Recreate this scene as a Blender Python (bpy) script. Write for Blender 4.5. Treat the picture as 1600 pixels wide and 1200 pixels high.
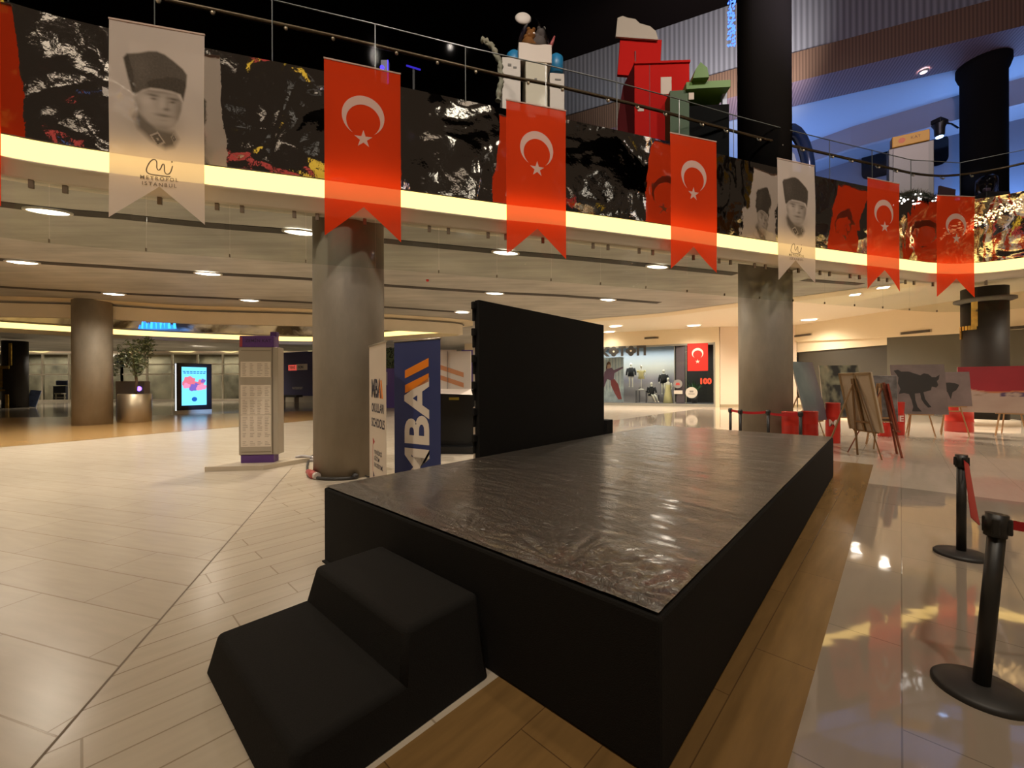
import bpy, bmesh, math, random
from mathutils import Vector, Matrix, noise
R_ = math.radians
random.seed(7)
SC = bpy.context.scene
COL = SC.collection
for o in list(bpy.data.objects):
    bpy.data.objects.remove(o)

# ------------------------------------------------------------------ camera, world, exposure
FOC, ROLL, EYE = 640.0, 0.0040, 1.6
cam_data = bpy.data.cameras.new('camera')
cam_data.sensor_fit = 'HORIZONTAL'
cam_data.sensor_width = 36.0
cam_data.lens = 36.0 * FOC / 1600.0
cam_data.clip_start, cam_data.clip_end = 0.05, 300
cam = bpy.data.objects.new('camera', cam_data)
cam.location = (0, 0, EYE)
cam.rotation_euler = (R_(90), ROLL, 0)
COL.objects.link(cam)
SC.camera = cam
SC.view_settings.view_transform = 'Standard'
SC.view_settings.look = 'None'
SC.view_settings.gamma = 1
SC.view_settings.use_curve_mapping = False
SC.view_settings.exposure = 0.9
SC.cycles.use_denoising = True
SC.cycles.max_bounces = 7
SC.cycles.diffuse_bounces = 4
SC.cycles.transparent_max_bounces = 16
SC.cycles.sample_clamp_indirect = 4.0
SC.cycles.sample_clamp_direct = 12.0
SC.cycles.caustics_reflective = False
SC.cycles.caustics_refractive = False
world = bpy.data.worlds.new('world')
SC.world = world
world.use_nodes = True
world.node_tree.nodes['Background'].inputs[0].default_value = (.9, .62, .42, 1)
world.node_tree.nodes['Background'].inputs[1].default_value = 0.012

def light(name, typ, loc, power, col, rot=(0, 0, 0), size=.3, spot=None, size_y=None, blend=.6):
    d = bpy.data.lights.new(name, typ)
    d.energy, d.color = power, col
    if typ == 'AREA':
        d.size = size
        if size_y:
            d.shape = 'RECTANGLE'; d.size_y = size_y
    else:
        d.shadow_soft_size = size
    if typ == 'SPOT':
        d.spot_size = R_(spot or 120); d.spot_blend = blend
    o = bpy.data.objects.new(name, d)
    o.location, o.rotation_euler = loc, rot
    COL.objects.link(o)
    return o

WARM = (1.0, .82, .60)
SOFT = (1.0, .87, .70)
# atrium spots hung under the dark roof high above
for lx, ly, p in ((-4, 1.5, 800), (6, 1, 500), (0, -1.5, 400)):
    light('atrium_spot', 'SPOT', (lx, ly, 16.5), p, WARM, size=.4, spot=75)
# blue and violet lamps of the upper gallery
light('blue_lamp', 'AREA', (20, 16.5, 9.2), 120, (.20, .42, 1.0), rot=(R_(180), 0, 0), size=3)
light('blue_lamp', 'AREA', (13, 20.5, 9.2), 95, (.20, .40, 1.0), rot=(R_(180), 0, 0), size=3)
for lx, ly, p in ((-7, -3.5, 1900), (1, -4.5, 1900), (9, -3, 2000)):  # added spots that brighten the flags from across the atrium
    light('flag_fill_spot', 'SPOT', (lx, ly, 16.6), p, (1, .88, .74), rot=(R_(50), 0, 0), size=.4, spot=70)
# added spots that light the upper kiosks, and the panels mirrored in the foil
for lx, ly, tz, p in ((1.5, 2.5, 0, 500), (6.0, 4.0, -20, 450)):
    light('kiosk_fill_spot', 'SPOT', (lx, ly, 12.5), p, (1, .86, .74), rot=(R_(60), 0, R_(tz)), size=.06, spot=70)
for lx, p in ((-9, 4200), (2, 4200), (13, 4200)):
    light('reflection_fill_spot', 'SPOT', (lx, -9.5, 17.2), p, (1, .9, .76), rot=(R_(-14), 0, 0), size=.05, spot=100)
light('slat_wall_fill', 'SPOT', (9, 12.5, 11.2), 1500, (.95, .93, 1.0), rot=(R_(125), 0, R_(5)), size=.3, spot=85)  # added wash that brightens the metal slat wall
light('roof_lamp', 'SPOT', (8, 6, 10.5), 700, (.80, .70, .95), rot=(R_(115), 0, R_(-15)), size=.4, spot=110)

# ------------------------------------------------------------------ measuring helpers
def _ray(u, v):
    a, b = u - 800, v - 600
    c, s = math.cos(-ROLL), math.sin(-ROLL)
    return Vector(((c * a + s * b) / FOC, 1.0, -(-s * a + c * b) / FOC))
def Z(u, v, z):                       # the point at height z seen at (u, v) of the photograph
    r = _ray(u, v); t = (z - EYE) / r.z
    return Vector((r.x * t, t, z))
def G(u, v, z=0.0):
    return Z(u, v, z)
def Y(u, v, y):                       # the point at distance y
    r = _ray(u, v)
    return Vector((r.x * y, y, EYE + r.z * y))

# ------------------------------------------------------------------ materials
MATS = {}
def nodes(name):
    m = bpy.data.materials.new(name); m.use_nodes = True
    nt = m.node_tree; nt.nodes.clear()
    out = nt.nodes.new('ShaderNodeOutputMaterial')
    return m, nt, out
def N(nt, t, **kw):
    n = nt.nodes.new('ShaderNode' + t)
    for k, v in kw.items():
        if k in n.inputs: n.inputs[k].default_value = v
        else: setattr(n, k, v)
    return n
def c4(c): return (c[0], c[1], c[2], 1.0)
def mat(name, col, rough=.6, metal=0.0, spec=.5, emit=None, estr=0.0, noise_s=None, noise_a=.15, bump=0.0, bump_s=20, sheen=0, coat=0):
    if name in MATS: return MATS[name]
    m, nt, out = nodes(name)
    p = N(nt, 'BsdfPrincipled')
    p.inputs['Base Color'].default_value = c4(col)
    p.inputs['Roughness'].default_value = rough
    p.inputs['Metallic'].default_value = metal
    p.inputs['Specular IOR Level'].default_value = spec
    p.inputs['Coat Weight'].default_value = coat
    if emit:
        p.inputs['Emission Color'].default_value = c4(emit)
        p.inputs['Emission Strength'].default_value = estr
    if noise_s or bump:
        tc = N(nt, 'TexCoord')
    if noise_s:
        nz = N(nt, 'TexNoise'); nz.inputs['Scale'].default_value = noise_s; nz.inputs['Detail'].default_value = 6
        nt.links.new(tc.outputs['Object'], nz.inputs['Vector'])
        mx = N(nt, 'MixRGB', blend_type='MULTIPLY'); mx.inputs['Fac'].default_value = 1
        rp = N(nt, 'MapRange'); rp.inputs['From Min'].default_value = .3; rp.inputs['From Max'].default_value = .7
        rp.inputs['To Min'].default_value = 1 - noise_a; rp.inputs['To Max'].default_value = 1 + noise_a
        nt.links.new(nz.outputs['Fac'], rp.inputs['Value'])
        mx.inputs['Color1'].default_value = c4(col)
        nt.links.new(rp.outputs['Result'], mx.inputs['Color2'])
        nt.links.new(mx.outputs['Color'], p.inputs['Base Color'])
    if bump:
        n2 = N(nt, 'TexNoise'); n2.inputs['Scale'].default_value = bump_s; n2.inputs['Detail'].default_value = 4
        nt.links.new(tc.outputs['Object'], n2.inputs['Vector'])
        b = N(nt, 'Bump'); b.inputs['Strength'].default_value = bump; b.inputs['Distance'].default_value = .02
        nt.links.new(n2.outputs['Fac'], b.inputs['Height'])
        nt.links.new(b.outputs['Normal'], p.inputs['Normal'])
    nt.links.new(p.outputs['BSDF'], out.inputs['Surface'])
    MATS[name] = m
    return m
def emis(name, col, s):
    if name in MATS: return MATS[name]
    m, nt, out = nodes(name)
    e = N(nt, 'Emission'); e.inputs['Color'].default_value = c4(col); e.inputs['Strength'].default_value = s
    nt.links.new(e.outputs[0], out.inputs['Surface'])
    MATS[name] = m
    return m
def cloth(name, col, through=.1, attr=False, trans=.4):
    """thin woven flag cloth: some light scatters through it, and a little is seen straight through the weave"""
    if name in MATS: return MATS[name]
    m, nt, out = nodes(name)
    d = N(nt, 'BsdfDiffuse'); t = N(nt, 'BsdfTranslucent'); x = N(nt, 'BsdfTransparent')
    if attr:
        a = N(nt, 'Attribute', attribute_name='print')
        for n in (d, t): nt.links.new(a.outputs['Color'], n.inputs['Color'])
    else:
        for n in (d, t): n.inputs['Color'].default_value = c4(col)
    m1 = N(nt, 'MixShader'); m1.inputs[0].default_value = trans
    m2 = N(nt, 'MixShader'); m2.inputs[0].default_value = through
    nt.links.new(d.outputs[0], m1.inputs[1]); nt.links.new(t.outputs[0], m1.inputs[2])
    nt.links.new(m1.outputs[0], m2.inputs[1]); nt.links.new(x.outputs[0], m2.inputs[2])
    nt.links.new(m2.outputs[0], out.inputs['Surface'])
    MATS[name] = m
    return m
def glass(name, tint=(.93, .95, .94), refl=.10, rough=.02, lo=.014, hi=.9):
    if name in MATS: return MATS[name]
    m, nt, out = nodes(name)
    x = N(nt, 'BsdfTransparent'); x.inputs['Color'].default_value = c4(tint)
    g = N(nt, 'BsdfGlossy'); g.inputs['Roughness'].default_value = rough
    f = N(nt, 'LayerWeight'); f.inputs['Blend'].default_value = refl
    mp = N(nt, 'MapRange'); mp.inputs['To Min'].default_value = lo; mp.inputs['To Max'].default_value = hi
    nt.links.new(f.outputs['Fresnel'], mp.inputs['Value'])
    mx = N(nt, 'MixShader')
    nt.links.new(mp.outputs[0], mx.inputs[0])
    nt.links.new(x.outputs[0], mx.inputs[1]); nt.links.new(g.outputs[0], mx.inputs[2])
    nt.links.new(mx.outputs[0], out.inputs['Surface'])
    MATS[name] = m
    return m
def attrmat(name, rough=.7, attr='print'):
    if name in MATS: return MATS[name]
    m, nt, out = nodes(name)
    p = N(nt, 'BsdfPrincipled'); p.inputs['Roughness'].default_value = rough
    a = N(nt, 'Attribute', attribute_name=attr)
    nt.links.new(a.outputs['Color'], p.inputs['Base Color'])
    nt.links.new(p.outputs[0], out.inputs['Surface'])
    MATS[name] = m
    return m

def tiles(name, c1, c2, grout, rot, w, h, rough, gs=.006, spec=.5, wave=0.0, grain=.12, bumpy=.15):
    """planks or slabs laid in running bond at angle rot"""
    m, nt, out = nodes(name)
    p = N(nt, 'BsdfPrincipled'); p.inputs['Roughness'].default_value = rough; p.inputs['Specular IOR Level'].default_value = spec
    tc = N(nt, 'TexCoord'); mp = N(nt, 'Mapping'); mp.inputs['Rotation'].default_value = (0, 0, R_(rot))
    nt.links.new(tc.outputs['Object'], mp.inputs['Vector'])
    br = N(nt, 'TexBrick'); br.offset = .37
    br.inputs['Color1'].default_value = c4(c1); br.inputs['Color2'].default_value = c4(c2); br.inputs['Mortar'].default_value = c4(grout)
    br.inputs['Scale'].default_value = 1; br.inputs['Mortar Size'].default_value = gs; br.inputs['Mortar Smooth'].default_value = .2
    br.inputs['Brick Width'].default_value = w; br.inputs['Row Height'].default_value = h
    nt.links.new(mp.outputs[0], br.inputs['Vector'])
    mp2 = N(nt, 'Mapping'); mp2.inputs['Scale'].default_value = (1.2, 9, 1)
    nt.links.new(mp.outputs[0], mp2.inputs['Vector'])
    nz = N(nt, 'TexNoise'); nz.inputs['Scale'].default_value = 1.6; nz.inputs['Detail'].default_value = 5
    nt.links.new(mp2.outputs[0], nz.inputs['Vector'])
    rp = N(nt, 'MapRange'); rp.inputs['From Min'].default_value = .3; rp.inputs['From Max'].default_value = .7
    rp.inputs['To Min'].default_value = 1 - grain; rp.inputs['To Max'].default_value = 1 + grain
    nt.links.new(nz.outputs['Fac'], rp.inputs['Value'])
    mx = N(nt, 'MixRGB', blend_type='MULTIPLY'); mx.inputs['Fac'].default_value = 1
    nt.links.new(br.outputs['Color'], mx.inputs['Color1']); nt.links.new(rp.outputs[0], mx.inputs['Color2'])
    nt.links.new(mx.outputs[0], p.inputs['Base Color'])
    b = N(nt, 'Bump'); b.inputs['Strength'].default_value = bumpy; b.inputs['Distance'].default_value = .003; b.invert = True
    nt.links.new(br.outputs['Fac'], b.inputs['Height'])
    last = b
    if wave:
        wz = N(nt, 'TexNoise'); wz.inputs['Scale'].default_value = 2.2; wz.inputs['Detail'].default_value = 2
        nt.links.new(tc.outputs['Object'], wz.inputs['Vector'])
        b2 = N(nt, 'Bump'); b2.inputs['Strength'].default_value = wave; b2.inputs['Distance'].default_value = .02
        nt.links.new(wz.outputs['Fac'], b2.inputs['Height']); nt.links.new(b.outputs[0], b2.inputs['Normal'])
        last = b2
    nt.links.new(last.outputs[0], p.inputs['Normal'])
    nt.links.new(p.outputs[0], out.inputs['Surface'])
    MATS[name] = m
    return m

# ------------------------------------------------------------------ mesh helpers
class MB:
    def __init__(self): self.b = bmesh.new()
    def face(self, pts, mi=0, smooth=False):
        f = self.b.faces.new([self.b.verts.new(p) for p in pts]); f.material_index = mi; f.smooth = smooth
        return f
    def box(self, c, s, rz=0.0, mi=0, bev=0.0, rot=None):
        M = Matrix.Translation(c) @ (rot.to_4x4() if rot else Matrix.Rotation(rz, 4, 'Z')) @ Matrix.Diagonal((s[0], s[1], s[2], 1))
        r = bmesh.ops.create_cube(self.b, size=1, matrix=M)
        fs = {f for v in r['verts'] for f in v.link_faces}
        if bev:
            es = list({e for f in fs for e in f.edges})
            rb = bmesh.ops.bevel(self.b, geom=es, offset=bev, segments=2, affect='EDGES', profile=.5)
            fs = set(rb['faces']) | {f for f in fs if f.is_valid}
        for f in fs: f.material_index = mi
        return self
    def bar(self, a, b, w, t=None, mi=0):
        """a straight square bar from a to b"""
        a, b = Vector(a), Vector(b); d = b - a
        q = d.to_track_quat('Z', 'Y').to_matrix()
        return self.box((a + b) / 2, (w, t or w, d.length), mi=mi, rot=q)
    def tube(self, pts, r, n=10, mi=0, closed=False, caps=True):
        pts = [Vector(p) for p in pts]
        rs = r if isinstance(r, (list, tuple)) else [r] * len(pts)
        rings = []; up = None
        for i, p in enumerate(pts):
            if closed: t = pts[(i + 1) % len(pts)] - pts[i - 1]
            else: t = pts[min(i + 1, len(pts) - 1)] - pts[max(i - 1, 0)]
            t.normalize()
            if up is None:
                up = Vector((0, 0, 1)) if abs(t.z) < .9 else Vector((0, 1, 0))
            x = t.cross(up).normalized(); up2 = x.cross(t).normalized(); up = up2
            rings.append([self.b.verts.new(p + (x * math.cos(k * 2 * math.pi / n) + up2 * math.sin(k * 2 * math.pi / n)) * rs[i]) for k in range(n)])
        m = len(rings)
        for i in range(m if closed else m - 1):
            A, B = rings[i], rings[(i + 1) % m]
            for k in range(n):
                f = self.b.faces.new((A[k], A[(k + 1) % n], B[(k + 1) % n], B[k])); f.material_index = mi; f.smooth = True
        if caps and not closed:
            for rg in (rings[0][::-1], rings[-1]):
                f = self.b.faces.new(rg); f.material_index = mi
        return self
    def lathe(self, prof, n=40, c=(0, 0, 0), mi=0, sx=1.0, sy=1.0, cap=True, smooth=True):
        rings = [[self.b.verts.new((c[0] + r * sx * math.cos(2 * math.pi * k / n), c[1] + r * sy * math.sin(2 * math.pi * k / n), c[2] + z)) for k in range(n)] for r, z in prof]
        for A, B in zip(rings, rings[1:]):
            for k in range(n):
                f = self.b.faces.new((A[k], A[(k + 1) % n], B[(k + 1) % n], B[k])); f.material_index = mi; f.smooth = smooth
        if cap:
            f = self.b.faces.new(rings[0][::-1]); f.material_index = mi
            f = self.b.faces.new(rings[-1]); f.material_index = mi
        return self
    def prism(self, poly, z0, z1, mi=0):
        lo = [self.b.verts.new((p[0], p[1], z0)) for p in poly]; hi = [self.b.verts.new((p[0], p[1], z1)) for p in poly]
        n = len(poly)
        fs = [self.b.faces.new(lo[::-1]), self.b.faces.new(hi)]
        fs += [self.b.faces.new((lo[i], lo[(i + 1) % n], hi[(i + 1) % n], hi[i])) for i in range(n)]
        for f in fs: f.material_index = mi
        return self
    def ball(self, c, r, mi=0, s=(1, 1, 1), u=16, v=10):
        M = Matrix.Translation(c) @ Matrix.Diagonal((s[0], s[1], s[2], 1))
        res = bmesh.ops.create_uvsphere(self.b, u_segments=u, v_segments=v, radius=r, matrix=M)
        for f in {f for w in res['verts'] for f in w.link_faces}: f.material_index = mi; f.smooth = True
        return self
    def sign(self, poly, M, mi=0, d=.002):
        """a thin raised flat shape; poly in the (x, y) of M"""
        lo = [self.b.verts.new(M @ Vector((p[0], p[1], 0))) for p in poly]; hi = [self.b.verts.new(M @ Vector((p[0], p[1], d))) for p in poly]
        n = len(poly)
        fs = [self.b.faces.new(hi)] + [self.b.faces.new((lo[i], lo[(i + 1) % n], hi[(i + 1) % n], hi[i])) for i in range(n)]
        for f in fs: f.material_index = mi
        return self
    def text(self, s, M, size, mi=0, align='CENTER', bold=0.0, d=.002, sx=1.0, space=1.0):
        cu = bpy.data.curves.new('lettering', 'FONT'); cu.body = s; cu.size = size; cu.align_x = align; cu.align_y = 'CENTER'
        cu.offset = bold; cu.space_character = space; cu.resolution_u = 4
        o = bpy.data.objects.new('lettering', cu); COL.objects.link(o)
        bpy.context.view_layer.update()
        me = bpy.data.meshes.new_from_object(o.evaluated_get(bpy.context.evaluated_depsgraph_get()))
        bpy.data.objects.remove(o); bpy.data.curves.remove(cu)
        me.transform(M @ Matrix.Translation((0, 0, d)) @ Matrix.Diagonal((sx, 1, 1, 1)))
        n0 = len(self.b.faces)
        self.b.from_mesh(me); bpy.data.meshes.remove(me)
        self.b.faces.ensure_lookup_table()
        for f in self.b.faces[n0:]: f.material_index = mi
        return self
    def make(self, name, mats, parent=None, loc=None, rz=None, recalc=True):
        if recalc: bmesh.ops.recalc_face_normals(self.b, faces=self.b.faces)
        me = bpy.data.meshes.new(name); self.b.to_mesh(me); self.b.free()
        for m in (mats if isinstance(mats, (list, tuple)) else [mats]): me.materials.append(m)
        o = bpy.data.objects.new(name, me); COL.objects.link(o)
        if parent: o.parent = parent
        if loc is not None: o.location = loc
        if rz is not None: o.rotation_euler = (0, 0, rz)
        return o

def tag(o, label, cat, group=None):
    o['label'] = label; o['category'] = cat
    if group: o['group'] = group
    return o
def thing(name, label, cat, loc=(0, 0, 0), rz=0.0, group=None):
    o = bpy.data.objects.new(name, None); o.empty_display_size = .2
    o.location = loc; o.rotation_euler = (0, 0, rz); COL.objects.link(o)
    return tag(o, label, cat, group)
def struct(o):
    o['kind'] = 'structure'; return o
def dup(root, loc, rz, label, group=None):
    r = root.copy(); COL.objects.link(r); r.location = loc; r.rotation_euler = (0, 0, rz); r['label'] = label
    if group: r['group'] = group
    for ch in list(root.children):
        c = ch.copy(); COL.objects.link(c); c.parent = r
        for g in ch.children:
            d = g.copy(); COL.objects.link(d); d.parent = c
    return r
def FR(rz=0.0, loc=(0, 0, 0)):
    """frame of an upright face: x to the right, y up, z towards the viewer of a face turned by rz"""
    return Matrix.Translation(loc) @ Matrix.Rotation(rz, 4, 'Z') @ Matrix.Rotation(R_(90), 4, 'X')
def catmull(P, n=8, closed=False):
    P = [Vector(p) for p in P]; out = []; m = len(P)
    for i in range(m if closed else m - 1):
        p0 = P[i - 1] if (closed or i > 0) else P[0] * 2 - P[1]
        p1, p2 = P[i], P[(i + 1) % m]
        p3 = P[(i + 2) % m] if (closed or i < m - 2) else P[-1] * 2 - P[-2]
        for k in range(n):
            t = k / n
            out.append(.5 * ((2 * p1) + (p2 - p0) * t + (2 * p0 - 5 * p1 + 4 * p2 - p3) * t * t + (3 * p1 - p0 - 3 * p2 + p3) * t ** 3))
    if not closed: out.append(P[-1])
    return out
def normals2(P, closed):
    m = len(P); out = []
    for i in range(m):
        t = (P[(i + 1) % m] - P[i - 1]) if closed else (P[min(i + 1, m - 1)] - P[max(i - 1, 0)])
        t = Vector((t.x, t.y, 0)).normalized()
        out.append(Vector((-t.y, t.x, 0)))
    return out
def sweep(mb, P, prof, closed=False, mi=0, smooth=True):
    """carry a profile of (offset to the left of travel, z) along the plan line P"""
    nn = normals2(P, closed)
    rows = [[mb.b.verts.new((p.x + n.x * o, p.y + n.y * o, z)) for o, z in prof] for p, n in zip(P, nn)]
    m = len(P)
    for i in range(m if closed else m - 1):
        A, B = rows[i], rows[(i + 1) % m]
        for k in range(len(prof) - 1):
            f = mb.b.faces.new((A[k], B[k], B[k + 1], A[k + 1])); f.smooth = smooth
            f.material_index = mi[k] if isinstance(mi, (list, tuple)) else mi
    return mb
def offset_line(P, d, closed=False):
    nn = normals2(P, closed)
    return [Vector((p.x + n.x * d, p.y + n.y * d, 0)) for p, n in zip(P, nn)]
def resample(P, step):
    out = [P[0].copy()]; acc = 0.0
    for a, b in zip(P, P[1:]):
        L = (b - a).length
        if L < 1e-9: continue
        t = step - acc
        while t <= L:
            out.append(a + (b - a) * (t / L)); t += step
        acc = (acc + L) % step
    return out
def plate(name, loops, z0, z1, material):
    cu = bpy.data.curves.new(name, 'CURVE'); cu.dimensions = '2D'; cu.fill_mode = 'BOTH'; cu.extrude = (z1 - z0) / 2
    for lp in loops:
        s = cu.splines.new('POLY'); s.points.add(len(lp) - 1); s.use_cyclic_u = True
        for q, p in zip(s.points, lp): q.co = (p[0], p[1], 0, 1)
    o = bpy.data.objects.new(name, cu); COL.objects.link(o)
    bpy.context.view_layer.update()
    me = bpy.data.meshes.new_from_object(o.evaluated_get(bpy.context.evaluated_depsgraph_get()))
    bpy.data.objects.remove(o); bpy.data.curves.remove(cu)
    me.name = name; me.transform(Matrix.Translation((0, 0, (z0 + z1) / 2)))
    me.materials.clear(); me.materials.append(material)
    o = bpy.data.objects.new(name, me); COL.objects.link(o)
    return o
ORD = ['first', 'second', 'third', 'fourth', 'fifth', 'sixth', 'seventh', 'eighth', 'ninth', 'tenth', 'eleventh', 'twelfth', 'thirteenth',
       'fourteenth', 'fifteenth', 'sixteenth', 'seventeenth', 'eighteenth', 'nineteenth', 'twentieth', 'twenty-first', 'twenty-second', 'twenty-third', 'twenty-fourth', 'twenty-fifth']

# ================================================================== THE BUILDING
# plan line of the atrium edge, running clockwise seen from above; its left is away from the atrium
RING0 = [(-9.3, -4), (-9.4, .5), (-8.6, 3.3), (-7.7, 4.68), (-6.72, 5.47), (-5.6, 5.95), (-4.5, 6.28), (-3.0, 6.72), (-1.85, 7.08), (-.1, 7.64), (1.02, 7.94),
         (3.3, 8.68), (4.5, 9.12), (6.5, 9.82), (9.0, 10.62), (10.7, 11.15), (11.8, 11.48), (12.8, 11.55), (13.75, 11.08), (14.6, 9.8), (15.1, 7), (15, 0), (12, -5), (5, -8), (-4, -7.6)]
RING = catmull([Vector((x, y, 0)) for x, y in RING0], 7, True)
Z_CEIL, Z_LIP, Z_LED0, Z_LED1, Z_FOIL = 5.1, 4.42, 4.65, 4.95, 6.75
# the next atrium, seen through the gallery on the left
HOLE0 = [(-30, 17.5), (-24.5, 16.9), (-21.5, 16.8), (-17.6, 17.5), (-14.7, 18.9), (-9.8, 19.9), (-6.7, 21.3), (-4.3, 22.4), (-3.1, 23.2), (-3.6, 24.0), (-5.2, 24.7), (-8.2, 26.2), (-11, 27.7),
         (-14, 28.7), (-18, 27.6), (-22.5, 25.2), (-25.5, 22.6), (-28, 20)]
HOLE = catmull([Vector((x, y, 0)) for x, y in HOLE0[::-1]], 6, True)

plaster = mat('white_plaster', (.72, .64, .50), .75, noise_s=.7, noise_a=.05)
beige = mat('beige_plaster', (.78, .66, .46), .7)
led = emis('led_cove', (1.0, .64, .19), 1.5)
dark = mat('dark_void_black', (.006, .004, .0035), .95, spec=.02)

def concrete(name, c, streak=(.35, 2.6, 1), amount=.16, rough=.55):
    m, nt, out = nodes(name)
    p = N(nt, 'BsdfPrincipled'); p.inputs['Roughness'].default_value = rough; p.inputs['Specular IOR Level'].default_value = .35
    tc = N(nt, 'TexCoord'); mp = N(nt, 'Mapping'); mp.inputs['Scale'].default_value = streak; mp.inputs['Rotation'].default_value = (0, 0, R_(-17))
    nt.links.new(tc.outputs['Object'], mp.inputs['Vector'])
    a = N(nt, 'TexNoise'); a.inputs['Scale'].default_value = 1.1; a.inputs['Detail'].default_value = 8; a.inputs['Roughness'].default_value = .62
    b = N(nt, 'TexNoise'); b.inputs['Scale'].default_value = .45; b.inputs['Detail'].default_value = 3
    nt.links.new(mp.outputs[0], a.inputs['Vector']); nt.links.new(tc.outputs['Object'], b.inputs['Vector'])
    ad = N(nt, 'Math', operation='ADD'); nt.links.new(a.outputs['Fac'], ad.inputs[0]); nt.links.new(b.outputs['Fac'], ad.inputs[1])
    rp = N(nt, 'MapRange'); rp.inputs['From Min'].default_value = .7; rp.inputs['From Max'].default_value = 1.3
    rp.inputs['To Min'].default_value = 1 - amount; rp.inputs['To Max'].default_value = 1 + amount
    nt.links.new(ad.outputs[0], rp.inputs['Value'])
    mx = N(nt, 'MixRGB', blend_type='MULTIPLY'); mx.inputs['Fac'].default_value = 1; mx.inputs['Color1'].default_value = c4(c)
    nt.links.new(rp.outputs[0], mx.inputs['Color2']); nt.links.new(mx.outputs[0], p.inputs['Base Color'])
    nt.links.new(p.outputs[0], out.inputs['Surface'])
    MATS[name] = m
    return m
conc_ceil = concrete('board_marked_concrete', (.40, .383, .345), amount=.28)
conc_col = concrete('column_concrete', (.29, .25, .195), (1.2, 1.2, .5), .3, .6)

# ---- floor: one slab with its inlays
t_left = tiles('porcelain_planks_left', (.56, .49, .395), (.53, .46, .37), (.38, .31, .235), 16.5, 1.3, .40, .26, gs=.005, grain=.05)
t_mid = tiles('porcelain_planks_middle', (.56, .485, .385), (.525, .45, .355), (.33, .265, .19), -46.5, 1.15, .225, .24, gs=.005, grain=.05)
t_wood = tiles('oak_look_planks', (.235, .135, .048), (.205, .118, .042), (.11, .06, .024), -46.5, 1.4, .32, .25, gs=.003, grain=.14)
t_gloss = tiles('polished_slabs_shaded', (.36, .295, .235), (.345, .285, .225), (.22, .18, .14), -46.5, 1.3, .65, .045, gs=.004, spec=1.0, wave=.10, grain=.03, bumpy=.05)  # near copy of the slabs, with the dimmer light put into its colour
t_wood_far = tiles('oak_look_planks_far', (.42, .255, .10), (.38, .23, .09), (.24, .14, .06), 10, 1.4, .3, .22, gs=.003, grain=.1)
t_grey = tiles('polished_grey_slabs', (.36, .31, .25), (.34, .30, .24), (.28, .24, .19), 10, 1.2, .6, .10, gs=.003, grain=.04)
b = MB()
b.face([(-75, -20, 0), (-8, -20, 0), (-8, 75, 0), (-75, 75, 0)], 0); b.face([(-8, -20, 0), (60, -20, 0), (60, 75, 0), (-8, 75, 0)], 0)
dS = Vector((math.cos(R_(46.8)), math.sin(R_(46.8)), 0)); nS = Vector((dS.y, -dS.x, 0))   # along and across the stage
def SN(t, n, z=0.0): return dS * t + nS * n + Vector((0, 0, z))
# seam between the two plank directions
s0, s1 = G(50, 1200), G(470, 715)
sd = (s1 - s0).normalized()
A0, A1 = s0 - sd * 12, s1 + sd * 16
def hit_n(n):                                    # where the seam crosses the line at n
    t = (n - A0.dot(nS)) / sd.dot(nS); return A0 + sd * t
b.face([hit_n(-.3) + Vector((0, 0, .001)), SN(34, -.3, .001), A1 + Vector((0, 0, .001))], 1)
sn_ = Vector((-sd.y, sd.x, 0)) * .006
q0_, q1_ = hit_n(-.3), A1
b.face([q0_ - sn_ + Vector((0, 0, .0025)), q1_ - sn_ + Vector((0, 0, .0025)), q1_ + sn_ + Vector((0, 0, .0025)), q0_ + sn_ + Vector((0, 0, .0025))], 6)
b.face([SN(-14, -1.59, .002), SN(-14, -.335, .002), SN(10.6, -.335, .002), SN(10.6, -1.59, .002)], 2)
b.face([SN(-14, -.335, .002), SN(-14, 30, .002), SN(8.6, 30, .002), SN(8.6, -.335, .002)], 3)
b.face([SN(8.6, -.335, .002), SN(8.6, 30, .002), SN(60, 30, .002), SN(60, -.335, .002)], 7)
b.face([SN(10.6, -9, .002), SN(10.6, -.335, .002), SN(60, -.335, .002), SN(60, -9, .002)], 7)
fr = [G(-330, 716), G(-100, 706), G(0, 699), G(110, 690), G(250, 677), G(400, 665), G(485, 657), G(560, 650)]
rr = [G(560, 640), G(485, 642), G(300, 648), G(0, 653), G(-330, 660)]
b.face([p + Vector((0, 0, .003)) for p in fr + rr], 4)
b.face([p + Vector((0, 0, .002)) for p in rr[::-1] + [Vector((-74, 48, 0)), Vector((-6, 48, 0))][::-1]], 5)
struct(b.make('floor', [t_left, t_mid, t_wood, t_gloss, t_wood_far, t_grey, mat('floor_joint', (.20, .155, .11), .6), tiles('polished_slabs_lit', (.60, .50, .40), (.58, .485, .385), (.46, .38, .29), -46.5, 1.3, .65, .06, gs=.004, spec=.8, wave=.05, grain=.03, bumpy=.05)], recalc=False))  # last material: far copy of the slabs, brighter gallery light put into its colour

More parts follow.
